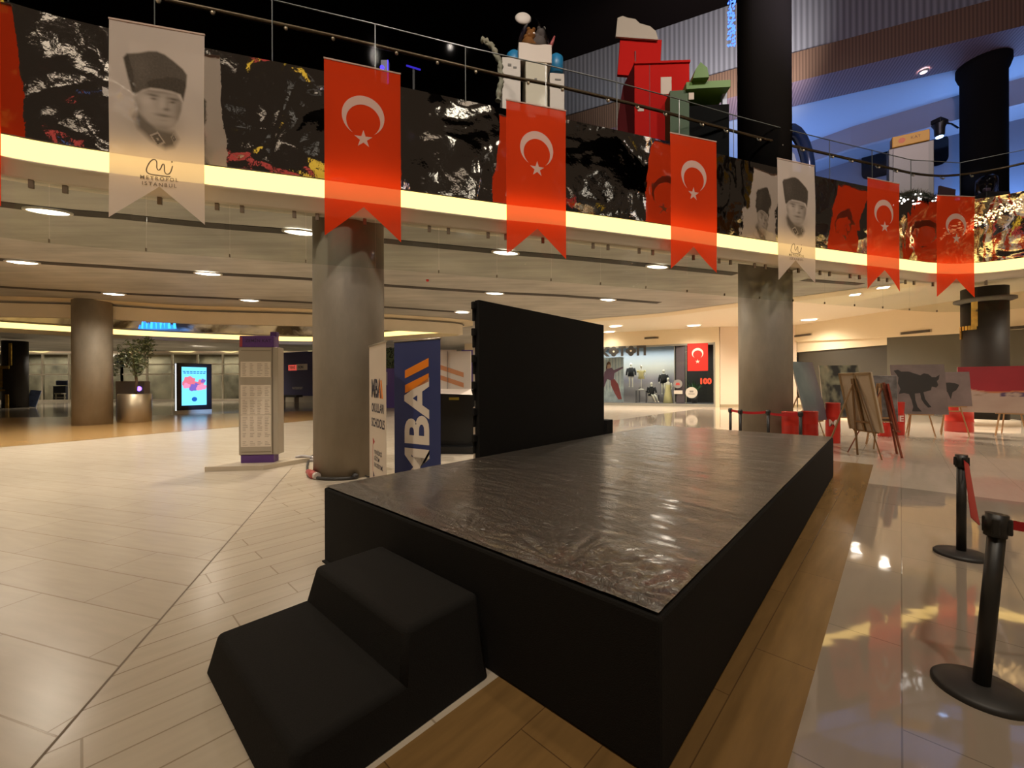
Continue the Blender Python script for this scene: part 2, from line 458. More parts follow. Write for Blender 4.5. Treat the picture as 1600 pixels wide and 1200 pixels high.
# ---- ground floor ceilings
edge_r = [Z(905, 507, 5.1), Z(940, 501, 5.1), Z(1040, 493, 5.1), Z(1150, 479, 5.1), Z(1240, 470, 5.1), Z(1375, 453, 5.1), Z(1480, 441, 5.1)]
edge_r = [Vector((-1.0, 45, 0)), Vector((3.6, 27, 0))] + [Vector((p.x, p.y, 0)) for p in edge_r] + [Vector((18.5, 12, 0)), Vector((21, 8, 0)), Vector((22, -14, 0))]
edge_s = catmull(edge_r, 5)
outer = [Vector((-70, -14, 0)), Vector((-70, 45, 0))] + edge_s
struct(plate('ceiling', [outer, offset_line(RING, .42, True), offset_line(HOLE, .42, True)], Z_CEIL, Z_CEIL + .25, conc_ceil))
struct(plate('ceiling_outer', [[(-12, 60), (45, 60), (45, -14), (22.2, -14), (21.1, 8), (18.6, 12.2)] + [(p.x - .4, p.y - .4) for p in edge_r[-4:0:-1]]], 5.36, 5.5, mat('white_ceiling', (.80, .72, .58), .7)))
# painted border along the slab's outer edge and around the far opening
b = MB(); sweep(b, edge_s, [(-1.0, 5.085), (-.95, 5.07), (.02, 5.07), (.02, 5.36)], smooth=False)
struct(b.make('trim_1', [beige]))
b = MB(); sweep(b, HOLE, [(1.15, 5.085), (1.1, 5.07), (.2, 5.07), (.2, 4.9), (.05, 4.86), (.05, Z_LED1)], True, smooth=False)
struct(b.make('trim_2', [beige]))
# recessed slots that hold the downlights
SLOTS = [[(-260, 285), (70, 327), (180, 337), (330, 352), (470, 363), (620, 378), (790, 394), (930, 406), (1150, 428)],
         [(-250, 384), (35, 408), (160, 416), (325, 427), (470, 435), (620, 447), (773, 457), (860, 461), (950, 467), (1030, 473)],
         [(-200, 432), (0, 448), (178, 458), (390, 468), (560, 477), (725, 488)]]
slot_m = mat('slot_black', (.05, .042, .034), .8)
for i, sl in enumerate(SLOTS):
    P = catmull([Vector((p.x, p.y, 0)) for p in (Z(u, v, Z_CEIL) for u, v in sl)], 5)
    b = MB(); sweep(b, P, [(-.17, Z_CEIL - .002), (-.17, Z_CEIL - .012), (.17, Z_CEIL - .012), (.17, Z_CEIL - .002)], smooth=False)
    struct(b.make('trim_%d' % (i + 3), [slot_m]))
P = [Z(1255, 437, 5.1), Z(1345, 444, 5.1)]
b = MB(); sweep(b, [Vector((p.x, p.y, 0)) for p in P], [(-.14, 5.098), (-.14, 5.088), (.14, 5.088), (.14, 5.098)], smooth=False)
struct(b.make('trim_6', [slot_m]))

# ---- atrium edges: lit cove, white lip, slab
def atrium_edge(P, names, closed=True):
    b = MB(); sweep(b, P, [(0, Z_LED0), (-.02, Z_LED0 + .02), (-.02, Z_LED1 - .03), (0, Z_LED1)], closed)
    o = struct(b.make(names[0], [led]))
    b = MB(); sweep(b, P, [(.44, Z_CEIL + .01), (.28, Z_CEIL + .005), (.28, Z_LIP + .02), (.2, Z_LIP), (.06, Z_LIP), (.03, Z_LIP + .02), (.0, Z_LED0 - .03), (-.03, Z_LED0 - .02), (-.03, Z_LED0), (0, Z_LED0)], closed)
    struct(b.make(names[1], [plaster]))
    b = MB(); sweep(b, P, [(0, Z_LED1), (-.02, Z_LED1 + .005), (-.02, Z_LED1 + .01), (.38, Z_LED1 + .03)], closed)
    struct(b.make(names[2], [mat('dark_ledge', (.03, .026, .022), .4)]))
atrium_edge(RING, ('trim_7', 'trim_8', 'trim_9'))
atrium_edge(HOLE, ('trim_10', 'trim_11', 'trim_12'))
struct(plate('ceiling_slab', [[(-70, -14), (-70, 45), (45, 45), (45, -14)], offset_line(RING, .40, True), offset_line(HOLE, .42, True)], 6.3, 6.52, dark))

# ---- mirror foil hung over the slab edge
def foil_mat():
    m, nt, out = nodes('mirror_foil')
    p = N(nt, 'BsdfPrincipled'); p.inputs['Metallic'].default_value = 1; p.inputs['Roughness'].default_value = .05
    p.inputs['Base Color'].default_value = (.86, .84, .80, 1)
    tc = N(nt, 'TexCoord')
    a = N(nt, 'TexNoise'); a.inputs['Scale'].default_value = .9; a.inputs['Detail'].default_value = 2; a.inputs['Distortion'].default_value = .6
    c = N(nt, 'TexNoise'); c.inputs['Scale'].default_value = 8; c.inputs['Detail'].default_value = 3
    for n in (a, c): nt.links.new(tc.outputs['Object'], n.inputs['Vector'])
    b1 = N(nt, 'Bump'); b1.inputs['Strength'].default_value = .52; b1.inputs['Distance'].default_value = .10
    b2 = N(nt, 'Bump'); b2.inputs['Strength'].default_value = .10; b2.inputs['Distance'].default_value = .02
    nt.links.new(a.outputs['Fac'], b1.inputs['Height']); nt.links.new(c.outputs['Fac'], b2.inputs['Height'])
    nt.links.new(b1.outputs[0], b2.inputs['Normal']); nt.links.new(b2.outputs[0], p.inputs['Normal'])
    nt.links.new(p.outputs[0], out.inputs['Surface'])
    return m
FOILM = foil_mat()
def far_foil():
    m, nt, out = nodes('far_foil_painted_reflections')
    p = N(nt, 'BsdfPrincipled'); p.inputs['Metallic'].default_value = .55; p.inputs['Roughness'].default_value = .22
    tc = N(nt, 'TexCoord'); a = N(nt, 'TexNoise'); a.inputs['Scale'].default_value = .55; a.inputs['Detail'].default_value = 5; a.inputs['Distortion'].default_value = 1
    nt.links.new(tc.outputs['Object'], a.inputs['Vector'])
    cr = N(nt, 'ValToRGB'); e = cr.color_ramp.elements; e[0].position = .40; e[0].color = (.10, .075, .05, 1); e[1].position = .56; e[1].color = (.80, .74, .62, 1)  # reflections put into the colour as pale patches over dark
    nt.links.new(a.outputs['Fac'], cr.inputs[0]); nt.links.new(cr.outputs[0], p.inputs['Base Color'])
    b1 = N(nt, 'Bump'); b1.inputs['Strength'].default_value = .5; b1.inputs['Distance'].default_value = .1
    nt.links.new(a.outputs['Fac'], b1.inputs['Height']); nt.links.new(b1.outputs[0], p.inputs['Normal'])
    nt.links.new(p.outputs[0], out.inputs['Surface'])
    return m
FARF = far_foil()
def foil(P, z0, z1, lean, rows, closed):
    nn = normals2(P, closed); b = MB(); g = []
    for p, n in zip(P, nn):
        col = []
        for k in range(rows + 1):
            t = k / rows; z = z0 + (z1 - z0) * t
            q = p + n * (lean * (1 - t) + .02)
            w = noise.noise(Vector((q.x * 1.1, q.y * 1.1, z * .9))) * .045 + noise.noise(Vector((q.x * 3, q.y * 3, z * 2.2))) * .006
            col.append(b.b.verts.new(q + n * (w + .03) * (1 - t ** 6) + Vector((0, 0, z))))
        g.append(col)
    m = len(P)
    for i in range(m if closed else m - 1):
        A, B = g[i], g[(i + 1) % m]
        for k in range(rows):
            b.face_ = b.b.faces.new((A[k], B[k], B[k + 1], A[k + 1])); b.face_.smooth = True
    return b
NEAR = resample(RING + [RING[0]], .09)
o = foil(NEAR, Z_LED1 + .03, Z_FOIL, .17, 22, False).make('mirror_foil', [FOILM])
tag(o, 'crinkled silver mirror foil covering the near gallery edge above the light strip', 'foil')
o = foil(resample(HOLE + [HOLE[0]], .25), Z_LED1 + .04, 7.4, .17, 10, False).make('mirror_foil', [FARF])
tag(o, 'mirror foil with painted pale reflections on the edge of the far gallery seen beyond the ceiling', 'foil')

# ---- round columns
def column(name, x, y, r, z0, z1, m, joints=()):
    prof = [(r, z0)]
    prof.append((r, z1))
    b = MB(); b.lathe(prof, 56)
    return struct(b.make(name, [m], loc=(x, y, 0)))
C1, C2, C3, C4 = (-2.98, 7.52), (6.62, 10.72), (-17.35, 16.95), (17.65, 15.3)
column('column_1', *C1, .61, 0, Z_CEIL, conc_col, (1.25, 2.5, 3.75))
column('column_2', *C2, .61, 0, Z_CEIL, conc_col, (1.25, 2.5, 3.75))
column('column_3', *C3, .61, 0, Z_CEIL, conc_col, (1.25, 2.5, 3.75))
blackcol = mat('black_clad_column', (.016, .013, .011), .6, spec=.25)
column('column_4', *C4, .61, 0, Z_CEIL, blackcol)
upcol = mat('dark_upper_column', (.010, .0085, .008), .95, spec=.08)
column('column_5', *C2, .61, 6.52, 17.6, upcol)
b = MB(); b.lathe([(.61, 6.52), (.61, 13.0), (.66, 13.1), (.72, 13.3), (.72, 13.5)], 56)
struct(b.make('column_6', [upcol], loc=(*C4, 0)))
b = MB(); b.lathe([(.85, 0), (.85, .22), (.62, .24)], 48)
struct(b.make('trim_13', [mat('plinth_stone', (.42, .35, .26), .4)], loc=(*C4, 0)))
b = MB(); b.lathe([(.62, 4.55), (.80, 4.62), (.80, 4.7), (.62, 4.72)], 48)
struct(b.make('trim_14', [mat('grey_collar', (.10, .09, .08), .5)], loc=(*C4, 0)))

# ---- upper floors
slat = None
def slat_mat(name, col, rough, metal, sc, ang=0.0, dist=0.004):
    m, nt, out = nodes(name)
    p = N(nt, 'BsdfPrincipled'); p.inputs['Metallic'].default_value = metal; p.inputs['Roughness'].default_value = rough
    p.inputs['Base Color'].default_value = c4(col)
    tc = N(nt, 'TexCoord'); mp = N(nt, 'Mapping'); mp.inputs['Rotation'].default_value = (0, 0, ang)
    nt.links.new(tc.outputs['Object'], mp.inputs['Vector'])
    w = N(nt, 'TexWave'); w.bands_direction = 'X'; w.inputs['Scale'].default_value = sc; w.inputs['Distortion'].default_value = 0
    nt.links.new(mp.outputs[0], w.inputs['Vector'])
    mx = N(nt, 'MixRGB', blend_type='MULTIPLY'); mx.inputs['Fac'].default_value = .45; mx.inputs['Color1'].default_value = c4(col)
    nt.links.new(w.outputs['Color'], mx.inputs['Color2']); nt.links.new(mx.outputs[0], p.inputs['Base Color'])
    b = N(nt, 'Bump'); b.inputs['Strength'].default_value = .5; b.inputs['Distance'].default_value = dist
    nt.links.new(w.outputs['Fac'], b.inputs['Height']); nt.links.new(b.outputs[0], p.inputs['Normal'])
    nt.links.new(p.outputs[0], out.inputs['Surface'])
    MATS[name] = m
    return m
L2 = [Vector(p) for p in ((2.4, 20.1, 0), (9.3, 17.0, 0), (17.1, 13.7, 0), (25, 10.6, 0), (30, 8, 0))]
d2 = (L2[2] - L2[1]).normalized(); n2 = Vector((-d2.y, d2.x, 0))
ang2 = math.atan2(d2.y, d2.x)
soffit = slat_mat('slatted_soffit', (.40, .25, .25), .55, 0, 3.0, -ang2)
mesh_m = slat_mat('metal_slat_screen', (.52, .50, .50), .38, .45, 1.6, -ang2)
L1 = [p + n2 * 1.7 for p in L2]
b = MB()
for a, c, e, f in zip(L2, L2[1:], L1, L1[1:]):
    b.face([(a.x, a.y, 13.5), (c.x, c.y, 13.5), (f.x, f.y, 13.5), (e.x, e.y, 13.5)])
struct(b.make('ceiling_soffit', [soffit]))
b = MB(); sweep(b, L2, [(0, 13.5), (0, 14.65), (.3, 14.7)], smooth=False)
struct(b.make('trim_15', [slat_mat('brown_bulkhead', (.22, .125, .075), .5, 0, 3.0, -ang2)]))
b = MB(); sweep(b, L2, [(.3, 14.7), (.3, 17.6)], smooth=False)
struct(b.make('wall_upper', [mesh_m]))
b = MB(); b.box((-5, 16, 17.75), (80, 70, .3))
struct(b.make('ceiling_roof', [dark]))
b = MB(); b.box((-20, 30, 12), (46.5, .2, 11.0)); b.box((2.35, 25, 12), (.2, 10, 11.0))  # black sheets standing in for the unlit void beyond
struct(b.make('unlit_void_sheet', [dark]))
blue_c = mat('pale_gallery_ceiling', (.66, .68, .74), .7)
FW = [Vector((14.2, 23.0, 0)), Vector((15.1, 22.1, 0)), Vector((19.3, 17.9, 0)), Vector((24, 13.4, 0)), Vector((28, 9.5, 0))]
b = MB()
for a, c in zip(L1, L1[1:]):
    o_ = n2 * 9
    b.face([(a.x, a.y, 13.55), (c.x, c.y, 13.55), (c.x + o_.x, c.y + o_.y, 13.55), (a.x + o_.x, a.y + o_.y, 13.55)])
struct(b.make('ceiling_gallery', [blue_c]))
# dropped bulkhead, then the upper shop fronts
K1 = [Z(1180, 248, 13.5), Z(1236, 234, 13.5), Z(1330, 200, 13.5), Z(1500, 150, 13.5), Z(1640, 112, 13.5)]
K1 = [Vector((p.x, p.y, 0)) for p in K1]
b = MB(); sweep(b, K1, [(0, 13.56), (0, 12.55), (.12, 12.5), (3, 12.5)], smooth=False)
struct(b.make('trim_16', [mat('grey_mauve_bulkhead', (.42, .38, .40), .7)]))
K2 = offset_line(K1, 1.3)
b = MB(); sweep(b, K2, [(0, 6.52), (0, 12.5)], smooth=False)
struct(b.make('wall_gallery', [mat('upper_front_grey', (.23, .225, .26), .6)]))
def on_line(P, u, v):
    """where the sight line at (u, v) meets the upright wall over the plan line P"""
    r = _ray(u, v)
    for a, c in zip(P, P[1:]):
        d = c - a; den = r.x * d.y - d.x
        t = (a.x - r.x * a.y) / (den if abs(den) > 1e-9 else 1e-9)
        if -.001 <= t <= 1.001:
            q = a + d * t; return Vector((q.x, q.y, EYE + r.z * q.y)), math.atan2(d.y, d.x)
for i, (u0, u1, v0, v1) in enumerate(((1346, 1398, 244, 266), (1448, 1482, 222, 250))):
    # dark rounded openings in the upper shop fronts
    (qa, rz), (qb, _r) = on_line(K2, u0, v0), on_line(K2, u1, v1)
    w = (Vector((qb.x, qb.y, 0)) - Vector((qa.x, qa.y, 0))).length; zt_, zb_ = qa.z, min(on_line(K2, u0, v1)[0].z, qb.z)
    mid = Vector(((qa.x + qb.x) / 2, (qa.y + qb.y) / 2, (zt_ + zb_) / 2)); h = (zt_ - zb_) / 2 + .15; rr_ = .3
    pts = []
    for cx, cy, a0 in ((w / 2 - rr_, h - rr_, 0), (-w / 2 + rr_, h - rr_, 90), (-w / 2 + rr_, -h + rr_, 180), (w / 2 - rr_, -h + rr_, 270)):
        for k in range(5):
            a = R_(a0 + k * 22.5); pts.append((cx + rr_ * math.cos(a), cy + rr_ * math.sin(a)))
    b = MB(); b.sign(pts, FR(rz, mid), d=.05)
    struct(b.make('window_%d' % (i + 1), [mat('black_glass', (.004, .004, .005), .15)]))

# ---- ground floor walls: the shop front straight ahead, the grey fronts on the right, the glazed fronts far left
KO0, KO1 = Vector((6.85, 30.5, 0)), Vector((13.85, 27.35, 0))
kd = (KO1 - KO0).normalized(); kn = Vector((kd.y, -kd.x, 0))        # kn points to the viewer
krz = math.atan2(kd.y, kd.x)
KL = KO0 - kd * 12.0
def wallbox(mb, a, c, z0, z1, th=.2, mi=0, off=0.0):
    """an upright slab between plan points a and c, its face on the line, thickness going away from the viewer"""
    a, c = Vector((a[0], a[1], 0)), Vector((c[0], c[1], 0)); d = (c - a).normalized(); n = Vector((-d.y, d.x, 0))
    mid = (a + c) / 2 + n * (th / 2 - off)
    return mb.box((mid.x, mid.y, (z0 + z1) / 2), ((c - a).length, th, z1 - z0), rz=math.atan2(d.y, d.x), mi=mi)
b = MB(); wallbox(b, KL, KO1, 4.33, 5.36); wallbox(b, KO1 - kd * .28, KO1 + kd * .02, 0, 4.33)
wallbox(b, KL, KO0 - kd * 1.6, 0, 4.33)
struct(b.make('wall_front', [beige]))
b = MB()
PK = KO1 + kd * .05
wallbox(b, PK, Vector((18.6, 26.75, 0)), .18, 5.36)
struct(b.make('wall_pale', [mat('pale_pink_panel', (.80, .66, .52), .6)]))
b = MB(); wallbox(b, PK, Vector((18.6, 26.75, 0)), 0, .18, off=.015)
struct(b.make('baseboard_front', [mat('stone_base', (.40, .32, .2), .4)]))
# the right hand fronts
WR = [Vector((18.5, 26.8, 0)), Vector((19.75, 21.7, 0)), Vector((20.4, 19.3, 0)), Vector((22.6, 12.5, 0)), Vector((25, 6, 0))]
b = MB()
zb = [4.30, 3.98, 3.85, 3.7, 3.6]
for i in range(4):
    a, c = WR[i], WR[i + 1]
    b.face([(a.x, a.y, zb[i]), (c.x, c.y, zb[i + 1]), (c.x, c.y, 5.36), (a.x, a.y, 5.36)])
    b.face([(a.x + .4, a.y, zb[i]), (c.x + .4, c.y, zb[i + 1]), (c.x, c.y, zb[i + 1]), (a.x, a.y, zb[i])])
struct(b.make('wall_right', [beige]))
b = MB(); wallbox(b, WR[0] + Vector((.15, 0, 0)), WR[1] + Vector((.15, 0, 0)), 3.60, 4.4)
struct(b.make('trim_17', [mat('cream_panel', (.82, .70, .50), .6)]))
grey1, grey2 = mat('charcoal_shutter', (.050, .044, .032), .6), mat('olive_grey_panel', (.098, .090, .064), .55)
b = MB(); wallbox(b, WR[0] + Vector((.25, 0, 0)), WR[1] + Vector((.25, 0, 0)), .62, 3.62)
struct(b.make('wall_shutter', [grey1]))
b = MB(); wallbox(b, WR[0] + Vector((.2, 0, 0)), WR[1] + Vector((.2, 0, 0)), .18, .62); wallbox(b, WR[0] + Vector((.19, 0, 0)), WR[1] + Vector((.19, 0, 0)), 0, .18, mi=1)
struct(b.make('baseboard_right', [mat('cream_panel', (.82, .70, .50), .6), mat('stone_base', (.4, .32, .2), .4)]))
b = MB()
for i in range(1, 4): wallbox(b, WR[i] + Vector((.12, 0, 0)), WR[i + 1] + Vector((.12, 0, 0)), .05, 4.1)
struct(b.make('wall_panel', [grey2]))
# far left: glazed shop fronts under a pale bulkhead
LF = [Vector((-62, 40, 0)), Vector((-40, 42, 0)), Vector((-17.0, 42.5, 0))]
b = MB()
for a, c in zip(LF, LF[1:]): wallbox(b, a, c, 4.9, 6.4)
wallbox(b, Vector((-17, 42.5, 0)), Vector((-5.6, 41.5, 0)), 4.75, 6.4)
for x_ in (-45, -28, -14): light('bulkhead_fill', 'SPOT', (x_, 36, 5.2), 900, SOFT, rot=(R_(60), 0, 0), size=.3, spot=140)  # added fill that brightens the far bulkhead and frames
struct(b.make('wall_far', [mat('pale_far_bulkhead', (.74, .62, .48), .7)]))
b = MB(); wallbox(b, (-64, 46.5), (-5, 46.5), 0, 6.4)
struct(b.make('wall_back', [mat('shop_interior', (.36, .32, .25), .7, noise_s=.35, noise_a=.85)]))
for x_ in (-52, -42, -32, -23): light('shop_lamp', 'AREA', (x_, 44.6, 4.9), 260, (1, .93, .82), size=6, size_y=2)
struct(plate('ceiling_far', [[(-70, 26.5), (-70, 48), (-3, 48), (-3.5, 30), (-14, 29.6), (-18, 28.6)]], 5.36, 5.5, mat('white_ceiling', (.8, .72, .58), .7)))
frame_m = mat('pale_metal_frame', (.52, .46, .36), .4, .3)
dglass = glass('shop_glass', (.60, .60, .54), .12, .05)
b = MB(); g = MB()
def pt(a, c, t): return a + (c - a) * t
for (a, c), cols in zip(zip(LF, LF[1:]), (9, 9)):
    for k in range(cols + 1):
        p = pt(a, c, k / cols); b.box((p.x, p.y, 2.45), (.16, .16, 4.9))
    L = (c - a).length; rz = math.atan2((c - a).y, (c - a).x)
    for z in (.1, 2.75, 3.75, 4.85):
        m_ = (a + c) / 2; b.box((m_.x, m_.y, z), (L, .14, .14 if z > .2 else .2), rz=rz)
    wallbox(g, a, c, .2, 4.8, .02)
o = struct(b.make('window_3', [frame_m]))
p = struct(g.make('window_glass', [dglass], parent=o))
# wavy neon line on the far bulkhead
for k, (x0, x1) in enumerate(((-58, -38.5), (-37.5, -17.5), (-16.5, -10))):
    pts = []
    n_ = int((x1 - x0) * 4)
    for i in range(n_ + 1):
        x = x0 + (x1 - x0) * i / n_
        y = (40 + (x + 62) * 2 / 22 if x < -40 else 42 + (x + 40) * .5 / 23) if x < -17 else 42.5 - (x + 17) * .09
        pts.append((x, y - .12, 5.15 + .13 * math.sin(x * 1.35) + .05 * math.sin(x * 3.1)))
    b = MB(); b.tube(pts, .06, 6)
    struct(b.make('trim_%d' % (18 + k), [emis('neon_line', (1, .80, .36), .6)]))
# small dark air vents in the bulkheads
vent_m = mat('vent_black', (.05, .04, .03), .7)
def vent(p, w, h, rz, label):
    t = thing('air_vent', label, 'vent', p, rz, 'slot vents over the shop fronts')
    b = MB(); b.box((0, -.01, 0), (w, .03, h)); b.make('vent_frame', [mat('vent_rim', (.5, .42, .3), .6)], t)
    b = MB()
    for k in range(5): b.box((0, -.03, -h / 2 + h * (k + .5) / 5), (w * .92, .015, h * .13))
    b.make('slat', [vent_m], t)
for u, v, lab in ((1018, 528, 'dark slot vent in the cream bulkhead above the mannequin window'), (936, 534, 'dark slot vent half hidden by the black screen wall')):
    r = _ray(u, v); t_ = (KO0 - Vector((0, 0, 0))).dot(kn) / Vector((r.x, 1, 0)).dot(kn)
    q = Vector((r.x * t_, t_, EYE + r.z * t_)) + kn * .02
    vent(q, 1.0 if u > 1000 else .6, .14, krz, lab)
for u, v, k, lab in ((1254, 524, 0, 'dark slot vent in the beige bulkhead just beyond the second concrete column'), (1431, 519, 1, 'dark slot vent in the beige bulkhead above the bull painting'), (1588, 512, 3, 'dark slot vent in the bulkhead beyond the black column')):
    a, c = WR[k], WR[k + 1]; d = (c - a).normalized(); n = Vector((d.y, -d.x, 0))
    r = _ray(u, v); t_ = a.dot(n) / Vector((r.x, 1, 0)).dot(n)
    q = Vector((r.x * t_, t_, EYE + r.z * t_)) - n * .01 * 0
    q += Vector((-.02, 0, 0))
    vent(q, 1.3, .13, math.atan2(d.y, d.x), lab)

# ---- downlights
glow = emis('downlight_glow', (1, .90, .74), 6)
rim_m = mat('downlight_rim', (.6, .55, .46), .4)
spotm = []
def downlight(x, y, z, ang, label, group, a=.34, b_=.15, power=150):
    t = thing('downlight', label, 'light', (x, y, z), ang, group)
    b = MB(); b.lathe([(1.15, 0), (1.15, -.03), (1.0, -.035), (.95, -.012)], 24, sx=a, sy=b_, cap=False); b.make('rim', [rim_m], t)
    b = MB(); b.lathe([(1.0, -.02), (.6, -.045), (.02, -.05)], 24, sx=a, sy=b_); b.make('diffuser', [glow], t)
    light('downlight_lamp', 'SPOT', (x, y, z - .1), power, SOFT, size=.12, spot=150, blend=.9)
DL = [(0, [(75, 328), (470, 361), (790, 393), (1027, 415)], 'front'), (1, [(35, 408), (325, 426), (773, 457), (950, 467)], 'middle'), (2, [(178, 458), (390, 468), (722, 487)], 'rear')]
for si, pts, nm in DL:
    for k, (u, v) in enumerate(pts):
        p = Z(u, v, Z_CEIL); q = Z(u + 20, v + 2, Z_CEIL)
        where = {0: 'leftmost', len(pts) - 1: 'rightmost'}.get(k, ORD[k] + ' from the left')
        downlight(p.x, p.y, Z_CEIL - .015, R_(17), 'glowing oval downlight in the %s dark ceiling slot, %s of its row' % (nm, where), 'downlights in the concrete ceiling', power=290)
for u, v, lab in ((1181, 494, 'white downlight in the pale ceiling beside the second concrete column'), (1084, 508, 'white downlight in the pale ceiling above the mannequin window'), (962, 509, 'white downlight just right of the black screen wall, upper one'), (952, 518, 'white downlight just right of the black screen wall, lower one'),
                  (1264, 499, 'white downlight in the pale ceiling right of the second concrete column'), (1440, 483, 'white downlight in the pale ceiling left of the black column')):
    p = Z(u, v, 5.36)
    downlight(p.x, p.y, 5.345, R_(-30), lab, 'downlights in the pale ceiling', a=.42, b_=.2, power={962: 180, 952: 90, 1264: 420, 1440: 650}.get(u, 290))
for k, (u, v) in enumerate(((55, 526), (228, 533), (335, 533), (470, 535), (668, 527), (716, 523))):
    p = Z(u, v, 5.36)
    downlight(p.x, p.y, 5.345, 0, 'small white downlight under the far gallery, %s from the left' % (ORD[k] if k else 'first'), 'downlights under the far gallery', a=.6, b_=.3, power=800)
for u, v, lab in ((1336, 460, 'small square light in the ceiling border between two right hand flags'), (1380, 449, 'small square light in the ceiling border behind the flag right of the smaller portrait')):
    p = Z(u, v, 5.06)
    t = thing('square_downlight', lab, 'light', (p.x, p.y, 5.07), R_(-30), 'square downlights')
    b = MB(); b.box((0, 0, -.01), (.36, .36, .02)); b.make('frame', [rim_m], t)
    b = MB(); b.box((0, 0, -.025), (.30, .30, .012)); b.make('diffuser', [glow], t)
    light('downlight_lamp', 'SPOT', (p.x, p.y, 4.95), 480, SOFT, size=.12, spot=150, blend=.9)
p = Z(668, 437, Z_CEIL); t = thing('ceiling_beacon', 'tiny red fire beacon on the concrete ceiling right of the near column', 'beacon', (p.x, p.y, Z_CEIL))
b = MB(); b.lathe([(.05, 0), (.05, -.04), (.02, -.07)], 16); b.make('lens', [mat('beacon_red', (.6, .03, .02), .3)], t)
# further rows of the same lamps outside the picture
for x, y, p in ((-13, 5, 170), (-14, 11, 170), (-19, 3, 170), (-22, 9, 170), (19, 9, 260), (18.5, 3, 200), (18, -3, 200), (-12, -2, 170), (22, 16, 0), (-30, 12, 250), (-36, 34, 400), (-28, 36, 400), (-48, 35, 400), (-6, 33, 350), (2, 29, 350), (19.0, 12.5, 260), (15.5, 22, 350), (8, 25, 300)):
    if p: light('downlight_lamp', 'SPOT', (x, y, 5.0), p * 2.2, SOFT, size=.15, spot=150, blend=.9)

# ---- smoke curtain: glass panes clipped below the near lip
clipm = mat('clip_bronze', (.16, .12, .08), .4, .5)
sgl = glass('smoke_curtain_glass', (.90, .92, .90), .07, .03)
CL = offset_line(RING, .09, True)
seg = resample(CL + [CL[0]], .02)
# keep the stretch in front of the camera
seg = [p for p in seg if p.y > 3.2 and -9.5 < p.x < 15.2 and p.y > p.x * .72 - .2]
step = 54; panes = []
i0 = 12
proto_clip = None
while i0 + step < len(seg):
    panes.append((seg[i0], seg[i0 + step])); i0 += step
for k, (a, c) in enumerate(panes):
    d = c - a; L = d.length; rz = math.atan2(d.y, d.x); m_ = (a + c) / 2
    t = thing('smoke_curtain', 'clear smoke curtain glass panel hanging under the lit lip, %s from the left end' % ORD[k], 'smoke curtain', (m_.x, m_.y, 3.6), rz, 'smoke curtain glass panels')
    b = MB(); b.box((0, 0, .42), (L - .012, .012, .86)); b.make('pane', [sgl], t)
    for sx in (-1, 1):
        b = MB(); b.box((sx * (L / 2 - .17), -.005, .78), (.055, .035, .14), bev=.004); b.make('clip', [clipm], t)
    b = MB(); b.box((L / 2 - .004, 0, .02), (.012, .03, .05)); b.make('bottom_clip', [clipm], t)

# ---- glass balustrade on the upper floor edge
t = thing('glass_balustrade', 'frameless glass balustrade with a dark handrail along the upper gallery edge', 'railing')
BL = offset_line(RING, .24, True); bl = resample(BL + [BL[0]], .02)
bl = [p for p in bl if p.y > 3.2 and -10 < p.x < 16 and p.y > p.x * .72 - .2]
bg = glass('balustrade_glass', (.92, .94, .95), .05, .03, lo=.0012, hi=.15)
i0 = 0; stp = 80
railm = mat('handrail_bronze', (.10, .065, .035), .35, .6)
edgem = mat('glass_edge', (.12, .13, .12), .3)
while i0 + stp < len(bl):
    a, c = bl[i0], bl[i0 + stp]; d = c - a; m_ = (a + c) / 2
    b = MB(); b.box((m_.x, m_.y, 7.2), (d.length - .012, .018, 1.4), rz=math.atan2(d.y, d.x)); b.box((m_.x, m_.y, 7.905), (d.length, .02, .012), rz=math.atan2(d.y, d.x), mi=1)
    b.bar((a.x, a.y, 6.5), (a.x, a.y, 7.9), .012, mi=1)
    b.make('pane', [bg, edgem], t)
    i0 += stp
hr = [Vector((p.x, p.y, 7.6)) for p in bl[::12]]
nh = normals2(hr, False)
b = MB(); b.tube([p + n * .09 for p, n in zip(hr, nh)], .032, 8); b.make('handrail', [railm], t)
i0 = 30; brk = mat('bracket_steel', (.55, .48, .36), .3, .7)
while i0 < len(bl) - 2:
    p = bl[i0]; q = bl[i0 + 2]; d = (q - p).normalized(); n = Vector((-d.y, d.x, 0))
    b = MB(); b.tube([(p.x, p.y, 7.48), (p.x + n.x * .05, p.y + n.y * .05, 7.5), (p.x + n.x * .09, p.y + n.y * .09, 7.58)], .014, 6); b.ball((p.x, p.y, 7.48), .03, u=8, v=6); b.make('bracket', [brk], t)
    i0 += 52 if (i0 // 52) % 2 else 36

